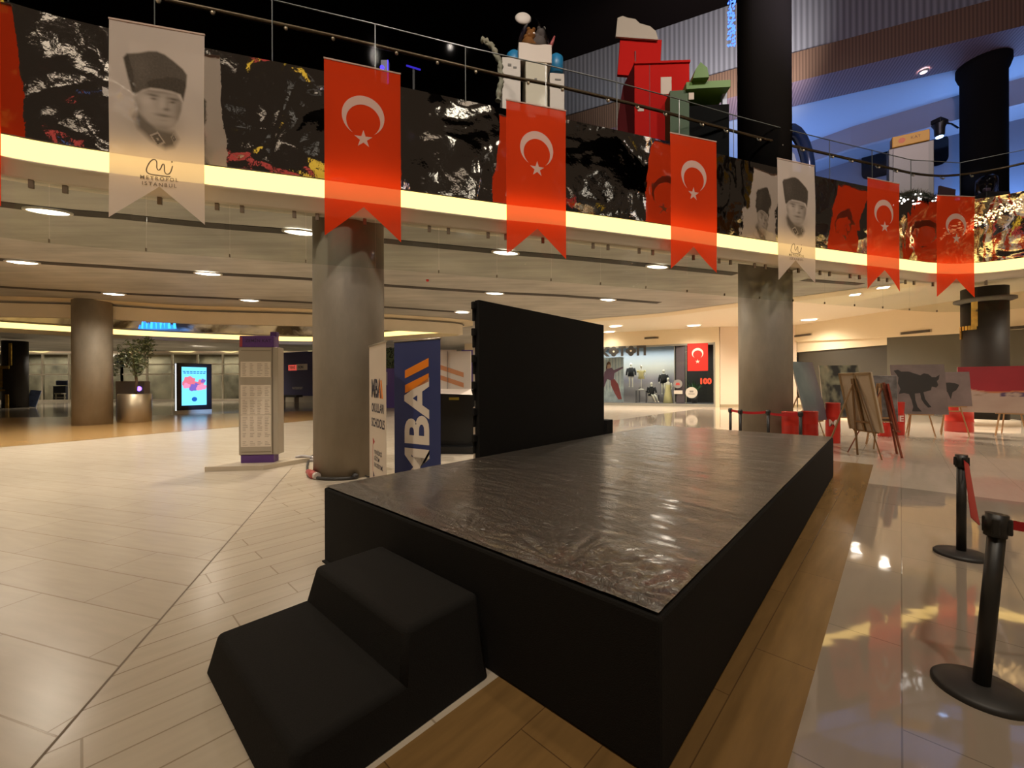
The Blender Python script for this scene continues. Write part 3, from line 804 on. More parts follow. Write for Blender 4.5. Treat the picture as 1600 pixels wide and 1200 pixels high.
# ================================================================== THE STAGE
skirt = mat('black_carpet', (.0125, .0115, .0105), .92, spec=.25, bump=.25, bump_s=160)
H_ST, W_ST, L_ST = .672, 3.12, 7.25
oB = Vector((.585, 1.628, 0))                                         # near corner on the floor
rzS = R_(47.6)
uS = Vector((math.cos(rzS), math.sin(rzS), 0)); vS = Vector((-uS.y, uS.x, 0))
t_st = thing('stage', 'low black stage with a shiny wrinkled vinyl top and black carpet sides', 'stage', oB, rzS)
b = MB(); b.box((L_ST / 2, W_ST / 2, H_ST / 2 - .004), (L_ST, W_ST, H_ST - .008), bev=.018)
b.box((-.012, W_ST / 2 + 1.25, .008), (.03, .58, .012))
b.make('skirt', [skirt], t_st)
def vinyl():
    m, nt, out = nodes('wrinkled_black_vinyl')
    p = N(nt, 'BsdfPrincipled'); p.inputs['Roughness'].default_value = .31; p.inputs['Specular IOR Level'].default_value = 1.0; p.inputs['IOR'].default_value = 1.75
    p.inputs['Base Color'].default_value = (.052, .045, .037, 1); p.inputs['Coat Weight'].default_value = .6; p.inputs['Coat Roughness'].default_value = .16
    tc = N(nt, 'TexCoord')
    mp = N(nt, 'Mapping'); mp.inputs['Scale'].default_value = (3.2, 1.0, 1)
    nt.links.new(tc.outputs['Object'], mp.inputs['Vector'])
    a = N(nt, 'TexNoise'); a.inputs['Scale'].default_value = 2.6; a.inputs['Detail'].default_value = 5; a.inputs['Distortion'].default_value = 1.2
    nt.links.new(mp.outputs[0], a.inputs['Vector'])
    c = N(nt, 'TexNoise'); c.inputs['Scale'].default_value = 17; c.inputs['Detail'].default_value = 4; c.inputs['Distortion'].default_value = 3.2
    nt.links.new(tc.outputs['Object'], c.inputs['Vector'])
    rd = N(nt, 'TexVoronoi', feature='DISTANCE_TO_EDGE'); rd.inputs['Scale'].default_value = 1.3
    mpr = N(nt, 'Mapping'); mpr.inputs['Scale'].default_value = (1.5, .42, 1)
    wz = N(nt, 'TexNoise'); wz.inputs['Scale'].default_value = 3; wz.inputs['Detail'].default_value = 3
    nt.links.new(tc.outputs['Object'], wz.inputs['Vector'])
    va = N(nt, 'MixRGB', blend_type='LINEAR_LIGHT'); va.inputs['Fac'].default_value = .12
    nt.links.new(tc.outputs['Object'], va.inputs['Color1']); nt.links.new(wz.outputs['Color'], va.inputs['Color2'])
    nt.links.new(va.outputs[0], mpr.inputs['Vector']); nt.links.new(mpr.outputs[0], rd.inputs['Vector'])
    cr = N(nt, 'MapRange'); cr.inputs['From Max'].default_value = .05
    nt.links.new(rd.outputs['Distance'], cr.inputs['Value'])
    b0 = N(nt, 'Bump'); b0.inputs['Strength'].default_value = .35; b0.inputs['Distance'].default_value = .012
    nt.links.new(cr.outputs[0], b0.inputs['Height'])
    b1 = N(nt, 'Bump'); b1.inputs['Strength'].default_value = .5; b1.inputs['Distance'].default_value = .05
    b2 = N(nt, 'Bump'); b2.inputs['Strength'].default_value = .62; b2.inputs['Distance'].default_value = .03
    nt.links.new(a.outputs['Fac'], b1.inputs['Height']); nt.links.new(b0.outputs[0], b1.inputs['Normal'])
    nt.links.new(c.outputs['Fac'], b2.inputs['Height']); nt.links.new(b1.outputs[0], b2.inputs['Normal'])
    nt.links.new(b2.outputs[0], p.inputs['Normal'])
    nt.links.new(p.outputs[0], out.inputs['Surface'])
    return m
# the sheet: gently ridged, with a gathered fan of pleats near the front corner
fans = [((.10, .55), .62, 26), ((.08, 1.25), .40, 18), ((.05, .20), .42, 15), ((.16, 2.3), .30, 14)]
def ridge(x, y):
    z = noise.noise(Vector((x * 1.3, y * .7, 0))) * .010 + noise.noise(Vector((x * 4.6, y * 1.3, 3))) * .0065 + noise.noise(Vector((x * 13, y * 5, 9))) * .0032
    s = math.sin(x * 5.2 + 1.2 * noise.noise(Vector((x * .5, y * .8, 7))) * 3)
    z += max(0, s - .93) * .06
    for (fx, fy), rad, nn_ in fans:
        dx, dy = x - fx, y - fy; r = math.hypot(dx, dy)
        if r < rad:
            a = math.atan2(dy, dx); w = (1 - r / rad) * min(1, r / .08)
            z += w * .017 * (abs(math.sin(a * nn_ / 2 + 1.5 * noise.noise(Vector((a * 3, r * 3, fx))))) - .4)
    e = min(x, y, L_ST - x, W_ST - y)
    return z * min(1, max(0, e / .05))
b = MB(); nx, ny = 380, 150; g = []
for i in range(nx + 1):
    x = .012 + (L_ST - .024) * (i / nx) ** 1.35
    row = []
    for j in range(ny + 1):
        y = .012 + (W_ST - .024) * j / ny
        row.append(b.b.verts.new((x, y, H_ST + .006 + ridge(x, y))))
    g.append(row)
for i in range(nx):
    for j in range(ny):
        f = b.b.faces.new((g[i][j], g[i + 1][j], g[i + 1][j + 1], g[i][j + 1])); f.smooth = True
tp = b.make('vinyl_sheet', [vinyl()], t_st); tp['label'] = 'shiny wrinkled black vinyl stage top'
# steps
t_sp = thing('stage_steps', 'two black carpeted steps set against the short side of the stage', 'steps', oB, rzS)
y0, y1 = 1.03, 2.06
def step_block(mb, x0, x1, ya, yb, z0, z1, fl=.045):
    """a block whose sides flare a little towards the floor, with soft carpet edges"""
    lo = [(x0 - fl, ya - fl), (x1, ya - fl), (x1, yb + fl), (x0 - fl, yb + fl)]
    hi = [(x0, ya), (x1, ya), (x1, yb), (x0, yb)]
    L = [mb.b.verts.new((p[0], p[1], z0)) for p in lo]; Hh = [mb.b.verts.new((p[0], p[1], z1)) for p in hi]
    fs = [mb.b.faces.new(L[::-1]), mb.b.faces.new(Hh)] + [mb.b.faces.new((L[i], L[(i + 1) % 4], Hh[(i + 1) % 4], Hh[i])) for i in range(4)]
    es = [e for e in {e for f in fs for e in f.edges} if not (e.verts[0] in L and e.verts[1] in L)]
    r_ = bmesh.ops.bevel(mb.b, geom=es, offset=.03, segments=3, affect='EDGES', profile=.5)
    for f in r_['faces']: f.smooth = True
b = MB(); step_block(b, -1.02, -.03, y0 - .044, y1 + .044, .004, .215, .044)
b.make('lower_step', [skirt], t_sp)
b = MB(); step_block(b, -.50, -.03, y0, y1, .004, .43, .088)
b.make('upper_step', [skirt], t_sp)

# ---- black screen wall at the back long side of the stage
matt = mat('matt_black_panel', (.0085, .008, .0075), .8, spec=.2)
p0 = oB + vS * (W_ST + .09) + uS * 2.03; p1 = oB + vS * (W_ST + .09) + uS * 5.20
LW = (p1 - p0).length
t_w = thing('display_screen', 'tall plain matt black screen wall behind the long side of the stage', 'screen', p0, rzS)
b = MB(); b.box((LW / 2, .05, 1.36), (LW, .08, 2.66)); 
b.make('panel', [matt], t_w)
for k in range(7):
    z = .55 + k * .345
    b = MB(); b.box((-.035, .07, z), (.06, .05, .10), bev=.012); b.box((-.02, .09, z - .12), (.03, .03, .16), bev=.008)
    b.make('latch', [matt], t_w)
b = MB(); b.box((LW / 2, .30, .03), (LW, .42, .05)); b.box((.3, .3, .9), (.06, .06, 1.8)); b.box((LW - .3, .3, .9), (.06, .06, 1.8))
b.make('support', [matt], t_w)
b = MB(); b.box((LW + .12, .06, .46), (.22, .22, .92), bev=.01); b.make('foot', [matt], t_w)
for k in range(2):
    b = MB(); b.bar((.03, .12, 2.5 - k * 1.2), (.03, .12, 1.4 - k * 1.1), .04); b.make('connector', [mat('pale_cable', (.55, .48, .4), .5)], t_w)

# ---- roll-up banners beside the column
navy = mat('navy_print', (.030, .042, .135), .55)
bwhite = mat('banner_white', (.62, .53, .43), .6)
orange = mat('orange_print', (.80, .22, .012), .5)
cream_print = mat('cream_print', (.74, .64, .52), .5)
ink = mat('ink_print', (.03, .028, .05), .6)
alu = mat('brushed_aluminium', (.55, .5, .42), .35, .8)
def rollup(name, a, c, h, face, decorate, label):
    d = c - a; w = Vector((d.x, d.y, 0)).length; rz = math.atan2(d.y, d.x)
    t = thing(name, label, 'banner', ((a.x + c.x) / 2, (a.y + c.y) / 2, 0), rz, None)
    b = MB()
    n = 12
    for i in range(n):            # slight bow of the hanging sheet
        for j in range(2):
            pass
    b.box((0, 0, h / 2 + .03), (w, .004, h - .06), mi=0)
    decorate(b, FR(0, (0, -.0025, 0)), w, h)
    b.make('banner_sheet', [face, cream_print, orange, ink, mat('red_print', (.45, .03, .03), .5)], t)
    b = MB(); b.tube([(-w / 2 - .01, 0, h), (w / 2 + .01, 0, h)], .014, 8); b.make('top_rail', [alu], t)
    b = MB(); b.box((0, 0, .035), (w + .03, .16, .07), bev=.012); b.make('base', [alu], t)
    b = MB(); b.tube([(0, .03, .05), (0, .03, h)], .012, 8); b.make('support_pole', [alu], t)
    for s in (-1, 1):
        b = MB(); b.box((s * w * .3, 0, .01), (.04, .34, .015)); b.make('foot', [alu], t)
    return t
def deco_blue(b, M, w, h):
    Rv = M @ Matrix.Translation((0.03, 1.05, 0)) @ Matrix.Rotation(R_(90), 4, 'Z')
    # letters run upward; photograph shows the M cut by the stage
    b.text('MBA', M @ Matrix.Translation((.03, .07, 0)) @ Matrix.Rotation(R_(90), 4, 'Z'), .66, 1, 'LEFT', bold=.020, sx=1.2)
    for k in range(2):
        y = 1.49 + k * .22
        b.sign([(-.23, y - .02), (.24, y + .15), (.24, y + .27), (-.23, y + .10)], M, 2)
def deco_white(b, M, w, h):
    b.text('MBA', M @ Matrix.Translation((-.31, 1.53, 0)), .37, 3, 'LEFT', bold=.012, sx=.70)
    for k in range(2):
        x = .14 + k * .10
        b.sign([(x, 1.40), (x + .06, 1.40), (x + .0, 1.66), (x - .06, 1.66)], M, 2)
    b.text('OKULLARI', M @ Matrix.Translation((-.31, 1.25, 0)), .18, 3, 'LEFT', bold=.004, sx=.78)
    b.text('SCHOOLS', M @ Matrix.Translation((-.31, 1.03, 0)), .18, 3, 'LEFT', bold=.004, sx=.86)
    b.sign([(-.24, .80), (-.14, .75), (-.24, .69)], M, 4)
    for k, s in enumerate(('YENİLİKÇİ', 'EĞİTİM', 'EKOSİSTEMİ')):
        b.text(s, M @ Matrix.Translation((-.17, .60 - k * .095, 0)), .082, 3, 'LEFT', bold=.001)
    pts = [(-.21 + .02 * math.cos(a) - .02, .47 + .26 * math.sin(a)) for a in [R_(100 + 16 * k) for k in range(11)]]
    b.sign(pts + [(p[0] + .008, p[1]) for p in pts[::-1]], M, 4)
    b.sign([(-.24, .30), (-.15, .24), (-.24, .21)], M, 3)
rollup('rollup_banner', Y(616, 536, 6.25), Y(688, 529, 5.78), 2.25, navy, deco_blue, 'navy blue roll-up banner with large white upright letters and orange stripes')
rollup('rollup_banner', Y(577, 541, 6.35), Y(603, 532, 5.60), 2.19, bwhite, deco_white, 'white roll-up banner with dark school lettering standing before the concrete column')

# ---- white photo booth with orange stripes behind the banners
boothw = mat('booth_white', (.72, .63, .56), .55)
t = thing('exhibit_booth', 'white exhibition booth with orange stripes and a black opening behind the banner', 'booth', (-1.45, 9.6, 0), R_(-6))
b = MB()
b.box((-.25, 0, 1.93), (1.5, .05, .88)); 
for k in range(2):
    y = 2.03 - k * .24
    b.sign([(-.75, y + .20), (.33, y - .16), (.33, y - .27), (-.75, y + .09)], FR(0, (0, -.026, 0)), 1)
b.box((-.06, -.03, 1.93), (.012, .012, .88), mi=2)
b.make('header', [boothw, mat('faded_orange', (.62, .27, .13), .6), mat('seam_grey', (.3, .26, .24), .6)], t)
b = MB(); b.face([(-1.0, -.03, 1.49), (.5, -.03, 1.49), (.62, -.42, 1.36), (-.9, -.42, 1.42)]); b.make('awning', [boothw], t)
b = MB(); b.box((-.38, -.1, .8), (.05, .05, 1.5)); b.make('post', [mat('post_grey', (.5, .46, .42), .5)], t)
b = MB(); b.box((.1, .35, .75), (.95, .6, 1.45)); b.box((.08, .04, 1.26), (.24, .02, .06), mi=1); b.box((.14, -.04, .08), (.9, .3, .16), mi=0)
b.make('cabinet', [mat('booth_black', (.006, .006, .006), .4), mat('yellow_sign', (.35, .27, .02), .5)], t)
b = MB(); b.box((-.42, -.2, .36), (.22, .25, .70)); b.make('counter', [mat('counter_white', (.62, .55, .5), .5)], t)
b = MB(); b.box((-.6, .02, 1.2), (.02, .02, .02)); b.box((-.62, -.02, 1.25), (.28, .015, .34), mi=1); b.make('notice', [boothw, mat('notice_grey', (.35, .34, .33), .5)], t)

# ================================================================== FLAGS
red_c = cloth('red_flag_cloth', (.84, .062, .014), .06, trans=.45)
whi_c = cloth('white_flag_print', (.74, .58, .50), .08, trans=.4)
hem_c = cloth('white_hem', (.60, .47, .40), .05)
WF, HF, NF = 1.16, 2.80, 2.29                 # width, height to the tips, height to the notch
def crescent(cx, cy, R):
    r = R * .80; d = R * .24
    xi = 0
    # outer circle, and an inner circle pushed down, so the horns point down
    yi = (R * R - r * r + d * d) / (2 * d)
    ao = math.asin(min(1, yi / R)); pts = []
    yc = -yi; xo = math.sqrt(max(0, R * R - yi * yi)); a0 = math.atan2(yc, xo); a1 = math.pi - a0
    n = 36
    for k in range(n + 1):
        a = a0 + (a1 - a0) * k / n; pts.append((cx + R * math.cos(a), cy + R * math.sin(a)))
    b0 = math.atan2(yc + d, -xo); b1 = math.atan2(yc + d, xo)
    if b0 < 0: b0 += 2 * math.pi
    for k in range(1, n):
        a = b0 + (b1 - b0) * k / n; pts.append((cx + r * math.cos(a), cy - d + r * math.sin(a)))
    return pts
def star(cx, cy, R, rot=90):
    return [(cx + (R if k % 2 == 0 else R * .382) * math.cos(R_(rot + 36 * k)), cy + (R if k % 2 == 0 else R * .382) * math.sin(R_(rot + 36 * k))) for k in range(10)]
def flag_y(x, z, seed):
    """small folds of hanging cloth, stretched flat at the top hem"""
    t = min(1, -z / 1.0)
    return .018 * math.sin(x * 5 + seed) * t + .02 * noise.noise(Vector((x * 1.4, z * .8, seed))) * t
def flag_body(b, seed, mi=0, attr=None, nx=40, nz=96):
    """swallow-tailed cloth, its top edge at z = 0"""
    g = []
    for i in range(nx + 1):
        x = -WF / 2 + WF * i / nx
        zb = -(NF + (HF - NF) * abs(x) / (WF / 2))
        g.append([b.b.verts.new((x, flag_y(x, zb * k / nz, seed), zb * k / nz)) for k in range(nz + 1)])
    for i in range(nx):
        for k in range(nz):
            f = b.b.faces.new((g[i][k], g[i][k + 1], g[i + 1][k + 1], g[i + 1][k])); f.material_index = mi; f.smooth = True
def emblem(b, pts, seed, mi):
    """a printed shape lying on both faces of the cloth"""
    for s in (-.003, .003):
        vs = [b.b.verts.new((x, flag_y(x, z, seed) + s, z)) for x, z in pts]
        f = b.b.faces.new(vs if s < 0 else vs[::-1]); f.material_index = mi
def hem(b, mi):
    b.box((0, -.001, -.008), (WF + .01, .014, .022), mi=mi)
def red_flag_mesh(seed):
    b = MB(); flag_body(b, seed, nx=24, nz=50)
    pts = crescent(0, -.82, .325)
    # fan the crescent into slim quads so that it can follow the folds
    n = 36
    outer_, inner_ = pts[:n + 1], [pts[n]] + pts[n + 1:] + [pts[0]]
    for k in range(n):
        emblem(b, [outer_[n - k], outer_[n - k - 1], inner_[k + 1], inner_[k]] if k not in (0, n - 1) else ([outer_[n - k], outer_[n - k - 1], inner_[k + 1]] if k == 0 else [outer_[1], outer_[0], inner_[k]]), seed, 1)
    st = star(0, -1.19, .145)
    for k in range(0, 10, 2):
        emblem(b, [(0, -1.19), st[k - 1], st[k], st[k + 1]], seed, 1)
    hem(b, 2)
    return b
FLAGS = [((-7.12, 4.98), 47), ((-5.07, 5.93), 14), ((-2.40, 6.67), 17.2), ((.46, 7.62), 15.5), ((3.80, 8.62), 16.5), ((6.62, 9.60), 17.5), ((9.48, 10.50), 16.5), ((12.27, 11.37), 5)]
KIND = 'rprrrprr'
LABEL = {0: 'red crescent and star flag cut off by the left edge, before the mirror foil', 2: 'red crescent and star flag hanging in front of the nearer thick column', 3: 'red crescent and star flag hanging below the white ride machine',
         4: 'red crescent and star flag hanging below the green kiosk, left of the second column', 6: 'red crescent and star flag just right of the smaller portrait banner', 7: 'red crescent and star flag at the bend of the gallery, rightmost of the row'}
def place_flag(o, k):
    (x, y), a = FLAGS[k]
    rz = R_(a); n = Vector((math.sin(rz), -math.cos(rz), 0))
    o.location = (x + n.x * .06, y + n.y * .06, Z_FOIL + .0); o.rotation_euler = (0, 0, rz)
first = None
for k in (0, 2, 3, 4, 6, 7):
    o = red_flag_mesh(k * 1.7).make('hanging_flag', [red_c, whi_c, hem_c], recalc=False)
    place_flag(o, k); tag(o, LABEL[k], 'flag', 'red flags hung along the gallery edge')

# portrait banner: a soft grey printed portrait of a man in a tall fur hat, a logo and two lines of type
def inpoly(x, y, P):
    c = False; j = len(P) - 1
    for i in range(len(P)):
        if (P[i][1] > y) != (P[j][1] > y) and x < (P[j][0] - P[i][0]) * (y - P[i][1]) / (P[j][1] - P[i][1]) + P[i][0]: c = not c
        j = i
    return c
def pdist(x, y, P):
    best = 1e9
    for i in range(len(P)):
        ax, ay = P[i]; bx, by = P[(i + 1) % len(P)]
        dx, dy = bx - ax, by - ay; L = dx * dx + dy * dy
        t = max(0, min(1, ((x - ax) * dx + (y - ay) * dy) / L)) if L else 0
        best = min(best, math.hypot(x - ax - dx * t, y - ay - dy * t))
    return best
def soft(x, y, P, s):
    d = pdist(x, y, P); d = d if inpoly(x, y, P) else -d
    return max(0.0, min(1.0, .5 + d / (2 * s)))
def gauss(x, y, cx, cy, sx, sy, rot=0):
    dx, dy = x - cx, y - cy
    if rot:
        c, s = math.cos(rot), math.sin(rot); dx, dy = c * dx + s * dy, -s * dx + c * dy
    return math.exp(-((dx / sx) ** 2 + (dy / sy) ** 2))
HAT = [(201, 108), (206, 101), (222, 97), (238, 91.5), (250, 90), (262, 93), (275, 101), (290, 112), (297, 121), (296, 140), (291.5, 163), (287, 153), (272, 149), (255, 147), (240, 147), (228, 152), (217, 161), (213, 159), (207, 136)]
FACE = [(216, 166), (221, 157), (236, 150), (258, 150), (281, 153), (290, 166), (288, 180), (283, 194), (276, 204), (264, 211), (250, 209), (236, 200), (224, 186), (218, 178)]
COLLAR = [(216, 196), (222, 186), (234, 198), (250, 209), (266, 212), (276, 213), (283, 224), (276, 236), (262, 240), (240, 229), (222, 213)]
def portrait(x, y):
    v = 1.0
    v *= 1 - .40 * gauss(x, y, 258, 202, 33, 22) - .12 * gauss(x, y, 222, 205, 22, 22)
    cl = soft(x, y, COLLAR, 5); v = v * (1 - cl) + cl * .23
    fa = soft(x, y, FACE, 2.2)
    tone = .70
    tone += .20 * gauss(x, y, 233, 168, 12, 8) + .16 * gauss(x, y, 257, 170, 5, 12) + .10 * gauss(x, y, 240, 183, 12, 9)
    tone -= .30 * gauss(x, y, 287, 184, 10, 26) + .25 * gauss(x, y, 256, 209, 22, 6) + .16 * gauss(x, y, 222, 180, 5, 14)
    tone -= .42 * gauss(x, y, 243, 158, 10, 2.2, .06) + .44 * gauss(x, y, 275, 161.5, 9, 2.2, .14)
    tone -= .46 * gauss(x, y, 244, 163.5, 5, 1.8) + .46 * gauss(x, y, 274, 166.5, 5, 1.8)
    tone -= .36 * gauss(x, y, 264, 178.5, 6, 2.4) + .10 * gauss(x, y, 266, 168, 3, 9)
    tone -= .40 * gauss(x, y, 260, 188.5, 13, 2.4, .08) + .10 * gauss(x, y, 260, 196, 9, 2)
    tone -= .25 * gauss(x, y, 255, 151, 40, 3.5)
    v = v * (1 - fa) + fa * max(.1, tone)
    ha = soft(x, y, HAT, 1.6)
    v = v * (1 - ha) + ha * (.135 + .035 * noise.noise(Vector((x * .35, y * .35, 1))) + .05 * gauss(x, y, 225, 120, 16, 26))
    for cx, cy, r in ((250.5, 226, 1.0), (276, 223, .72)):
        dm = max(abs(x - cx) / (11 * r * (1 if r == 1 else .55)), abs(y - cy - (x - cx) * .35) / (10.5 * r))
        q = abs((x - cx)) / (12 * r * (1 if r == 1 else .5)) + abs((y - cy) - (x - cx) * .4) / (12 * r)
        if q < 1.0: v = .58 if q > .72 else .16
        if q < .22: v = .55
    return v
def portrait_mesh(seed):
    b = MB(); flag_body(b, seed, nx=110, nz=250)
    lay = b.b.loops.layers.float_color.new('print')
    base = Vector((.72, .61, .53))
    cache = {}
    for f in b.b.faces:
        for l in f.loops:
            x, z = l.vert.co.x, l.vert.co.z
            key = (round(x, 4), round(z, 4))
            if key not in cache:
                u, v = 252.5 + x / WF * 143, 51 - z / HF * 304
                k = portrait(u, v) if 80 < v < 250 else 1.0
                c = base * k; cache[key] = (c.x * (1 + .04 * (1 - k)), c.y, c.z * (1 - .10 * (1 - k)), 1)
            l[lay] = cache[key]
    def P(u, v): return ((u - 252.5) / 143 * WF, (51 - v) / 304 * HF)
    # logo: one looping pen line, underlined
    pen = [(270, 283), (250, 282.5), (238, 281.5), (233.5, 277), (236, 268), (241, 260.5), (246, 258.5), (249, 262), (249, 271), (252, 274.5), (255, 271), (258, 264.5), (260.5, 266), (261, 276), (265, 279.5), (270, 276), (273.5, 266)]
    pl = catmull([Vector((*P(u, v), 0)) for u, v in pen], 5)
    for a, c in zip(pl, pl[1:]):
        d = (c - a); nrm = Vector((-d.y, d.x, 0)).normalized() * .0065
        emblem(b, [((a + nrm).x, (a + nrm).y), ((a - nrm).x, (a - nrm).y), ((c - nrm).x, (c - nrm).y), ((c + nrm).x, (c + nrm).y)], seed, 1)
    emblem(b, [P(271.5, 261), P(273.5, 260.5), P(273.5, 258.5), P(271.5, 259)], seed, 1)
    n0 = len(b.b.verts)
    for s, v in (('METROPOL', 288.2), ('ISTANBUL', 297.4)):
        x, z = P(253.5, v)
        b.text(s, Matrix.Translation((x, -.006, z)) @ Matrix.Rotation(R_(90), 4, 'X'), .074, 1, 'CENTER', bold=.0012, d=0, space=1.35)
    b.b.verts.ensure_lookup_table()
    for w in b.b.verts[n0:]: w.co.y = flag_y(w.co.x, w.co.z, seed) - .009
    hem(b, 2)
    for f in b.b.faces:
        if f.material_index:
            for l in f.loops: l[lay] = (.1, .08, .07, 1)
    return b
prn = cloth('portrait_print_cloth', (1, 1, 1), .12, attr=True, trans=.42)
inkc = cloth('logo_ink', (.20, .16, .13), .1)
o1 = portrait_mesh(2.0).make('portrait_banner', [prn, inkc, hem_c], recalc=False); place_flag(o1, 1)
tag(o1, 'large white portrait banner of a man in a fur hat, leftmost banner of the row', 'banner', 'portrait banners')
o2 = o1.copy(); COL.objects.link(o2); place_flag(o2, 5)
tag(o2, 'smaller-looking white portrait banner hanging before the second column', 'banner', 'portrait banners')

# ================================================================== LEFT SIDE
# ---- directory totem
tp_ = G(409, 728); rzT = R_(7)
t = thing('directory_totem', 'grey mall directory totem with a purple header and listing sheets', 'directory', tp_, rzT)
purple = mat('purple_panel', (.105, .04, .19), .45)
grey_p = mat('warm_grey_panel', (.40, .345, .265), .45)
sheet_m = mat('listing_sheet', (.74, .645, .525), .5)
line_m = mat('listing_print', (.40, .33, .26), .6)
hd_ink = mat('header_ink', (.04, .02, .07), .5)
b = MB(); b.prism([(-.80, -.42), (.22, -.42), (.80, .30), (-.25, .30)], 0, .085); b.make('base_plate', [mat('plate_grey', (.52, .44, .33), .4)], t)
b = MB(); b.box((-.03, 0, .16), (.60, .22, .16)); b.make('plinth', [purple], t)
b = MB(); b.box((0, .015, 1.29), (.72, .26, 2.10), bev=.01); b.box((-.055, -.12, 1.29), (.60, .012, 2.08)); b.box((.255, -.125, 1.29), (.010, .012, 2.06), mi=1)
for z in (2.27, .30): b.box((-.04, -.1275, z), (.54, .006, .010), mi=1)
b.make('body', [grey_p, mat('groove', (.20, .16, .11), .5)], t)
b = MB(); b.box((-.03, 0, 2.45), (.62, .24, .22), bev=.006); b.box((-.315, -.118, 2.44), (.05, .012, .19), mi=1)
b.box((.24, .02, 2.6), (.12, .10, .10), mi=0)
b.text('ZEMİN KAT', FR(0, (.0, -.121, 2.46)), .085, 2, bold=.002, space=1.05)
b.make('header', [purple, mat('red_tab', (.35, .05, .06), .5), hd_ink], t)
for z, h in ((1.905, .30), (1.475, .25), (1.185, .32), (.855, .32), (.55, .30)):
    b = MB(); b.box((-.045, -.1285, z), (.55, .006, h))
    for c in range(4):
        for r in range(int(h / .032) - 1):
            w = .045 + .05 * random.random()
            if h < .31 and z < .6 and 2 < r < 5: continue
            b.box((-.285 + c * .135 + w / 2, -.133, z + h / 2 - .04 - r * .032), (w, .003, .010), mi=1)
    b.make('listing_sheet', [sheet_m, line_m], t)

# ---- lit advertising screen
q0, q1 = G(275, 648), G(330, 645)
t = thing('advertising_totem', 'freestanding black advertising totem with a glowing blue screen', 'advertising screen', (q0 + q1) / 2 + Vector((-.3, .35, 0)), math.atan2((q1 - q0).y, (q1 - q0).x) - R_(3))
W_ = (q1 - q0).length
b = MB(); b.box((0, 0, 1.52), (W_, .35, 2.65), bev=.03); b.make('housing', [mat('gloss_black', (.008, .008, .012), .2)], t)
b = MB(); b.box((-W_ / 2 - .01, -.12, 1.5), (.05, .04, 2.6)); b.make('edge_light', [emis('edge_light', (.95, .97, 1), 1.0)], t)
b = MB(); b.box((0, 0, .1), (W_ * .98, .40, .2)); b.make('base', [mat('totem_base', (.6, .52, .42), .4)], t)
sw, sh = W_ * .70, 2.16
b = MB(); b.box((-.02, -.178, 1.55), (sw, .012, sh))
M = FR(0, (-.02, -.186, 1.55))
for x, y, r, mi in [(-.35, .22, .28, 1), (-.12, .12, .25, 1), (-.2, .34, .2, 1), (-.05, -.1, .2, 2), (.38, .2, .17, 1), (.5, -.05, .18, 3), (.3, -.1, .16, 3), (.52, .3, .12, 2), (.12, .06, .12, 2), (-.45, .02, .16, 3)]:
    x *= sw / 1.45
    b.sign([(x + r * math.cos(R_(30 * k)) * (1 + .2 * math.sin(k * 2.1)), y + r * math.sin(R_(30 * k)) * (1 + .25 * math.cos(k * 1.7))) for k in range(12)], M @ Matrix.Translation((0, 0, .001 * mi)), mi)
b.sign([(.13 * math.cos(R_(20 * k)), -.74 + .13 * math.sin(R_(20 * k))) for k in range(18)], M, 4)
for k, w in enumerate((.85, .8)):
    for j in range(7): b.sign([(-.42 * w * 2 * .75 + j * .19 * w, .80 - k * .09), (-.42 * w * 1.5 + j * .19 * w + .15 * w, .80 - k * .09), (-.42 * w * 1.5 + j * .19 * w + .15 * w, .85 - k * .09), (-.42 * w * 1.5 + j * .19 * w, .85 - k * .09)], M, 4)
b.make('screen', [emis("screen_cyan", (.16, .62, 1.0), .9), emis('screen_coral', (.85, .20, .28), .6), emis('screen_violet', (.25, .16, .65), .55), emis('screen_pink', (.95, .32, .55), .6), emis('screen_blue', (.02, .16, .70), .5)], t)
light('screen_glow', 'AREA', ((q0 + q1) / 2 + Vector((0, -.05, 1.5))), 60, (.2, .45, 1.0), rot=(R_(90), 0, 0), size=1.3, size_y=2.0)

# ---- steel planter with a small tree, and the grey info box behind
pp = G(210, 661) + Vector((-.52, .6, 0))
t = thing('tree_planter', 'round brushed steel planter with a small leafy tree beside the far column', 'planter', pp)
b = MB(); b.lathe([(.55, 0), (.57, .02), (.57, 1.22), (.54, 1.24), (.52, 1.15)], 48)
steel = mat('brushed_steel', (.52, .44, .32), .42, .9); b.make('drum', [steel], t)
b = MB(); b.tube([(0, 0, 1.1), (.05, .02, 1.8), (-.02, 0, 2.4), (.1, .05, 2.9)], [.06, .05, .045, .03], 8)
for ang in (20, 110, 200, 300): b.tube([(0, 0, 2.3), (.3 * math.cos(R_(ang)), .3 * math.sin(R_(ang)), 2.75), (.55 * math.cos(R_(ang)), .5 * math.sin(R_(ang)), 3.0)], [.03, .022, .012], 6)
b.make('trunk', [mat('bark', (.12, .08, .045), .8)], t)
b = MB(); rnd = random.Random(3)
blobs = [(0, 0, 3.05, .62), (.35, .1, 3.3, .42), (-.3, 0, 2.75, .4), (-.75, -.1, 2.55, .32), (.3, -.1, 2.6, .38), (.1, 0, 2.25, .25), (-.95, -.05, 2.2, .2), (.55, 0, 3.6, .2)]
for cx, cy, cz, r in blobs:
    for k in range(int(900 * r * r) + 30):
        d = Vector((rnd.gauss(0, 1), rnd.gauss(0, 1), rnd.gauss(0, 1))).normalized() * r * rnd.random() ** .4
        p = Vector((cx, cy, cz)) + d
        a = Vector((rnd.gauss(0, 1), rnd.gauss(0, 1), rnd.gauss(0, .6))).normalized() * rnd.uniform(.06, .11)
        s = a.cross(Vector((rnd.gauss(0, 1), rnd.gauss(0, 1), 1))).normalized() * .03
        b.face([p - a, p + s, p + a, p - s], rnd.choice((0, 0, 1)))
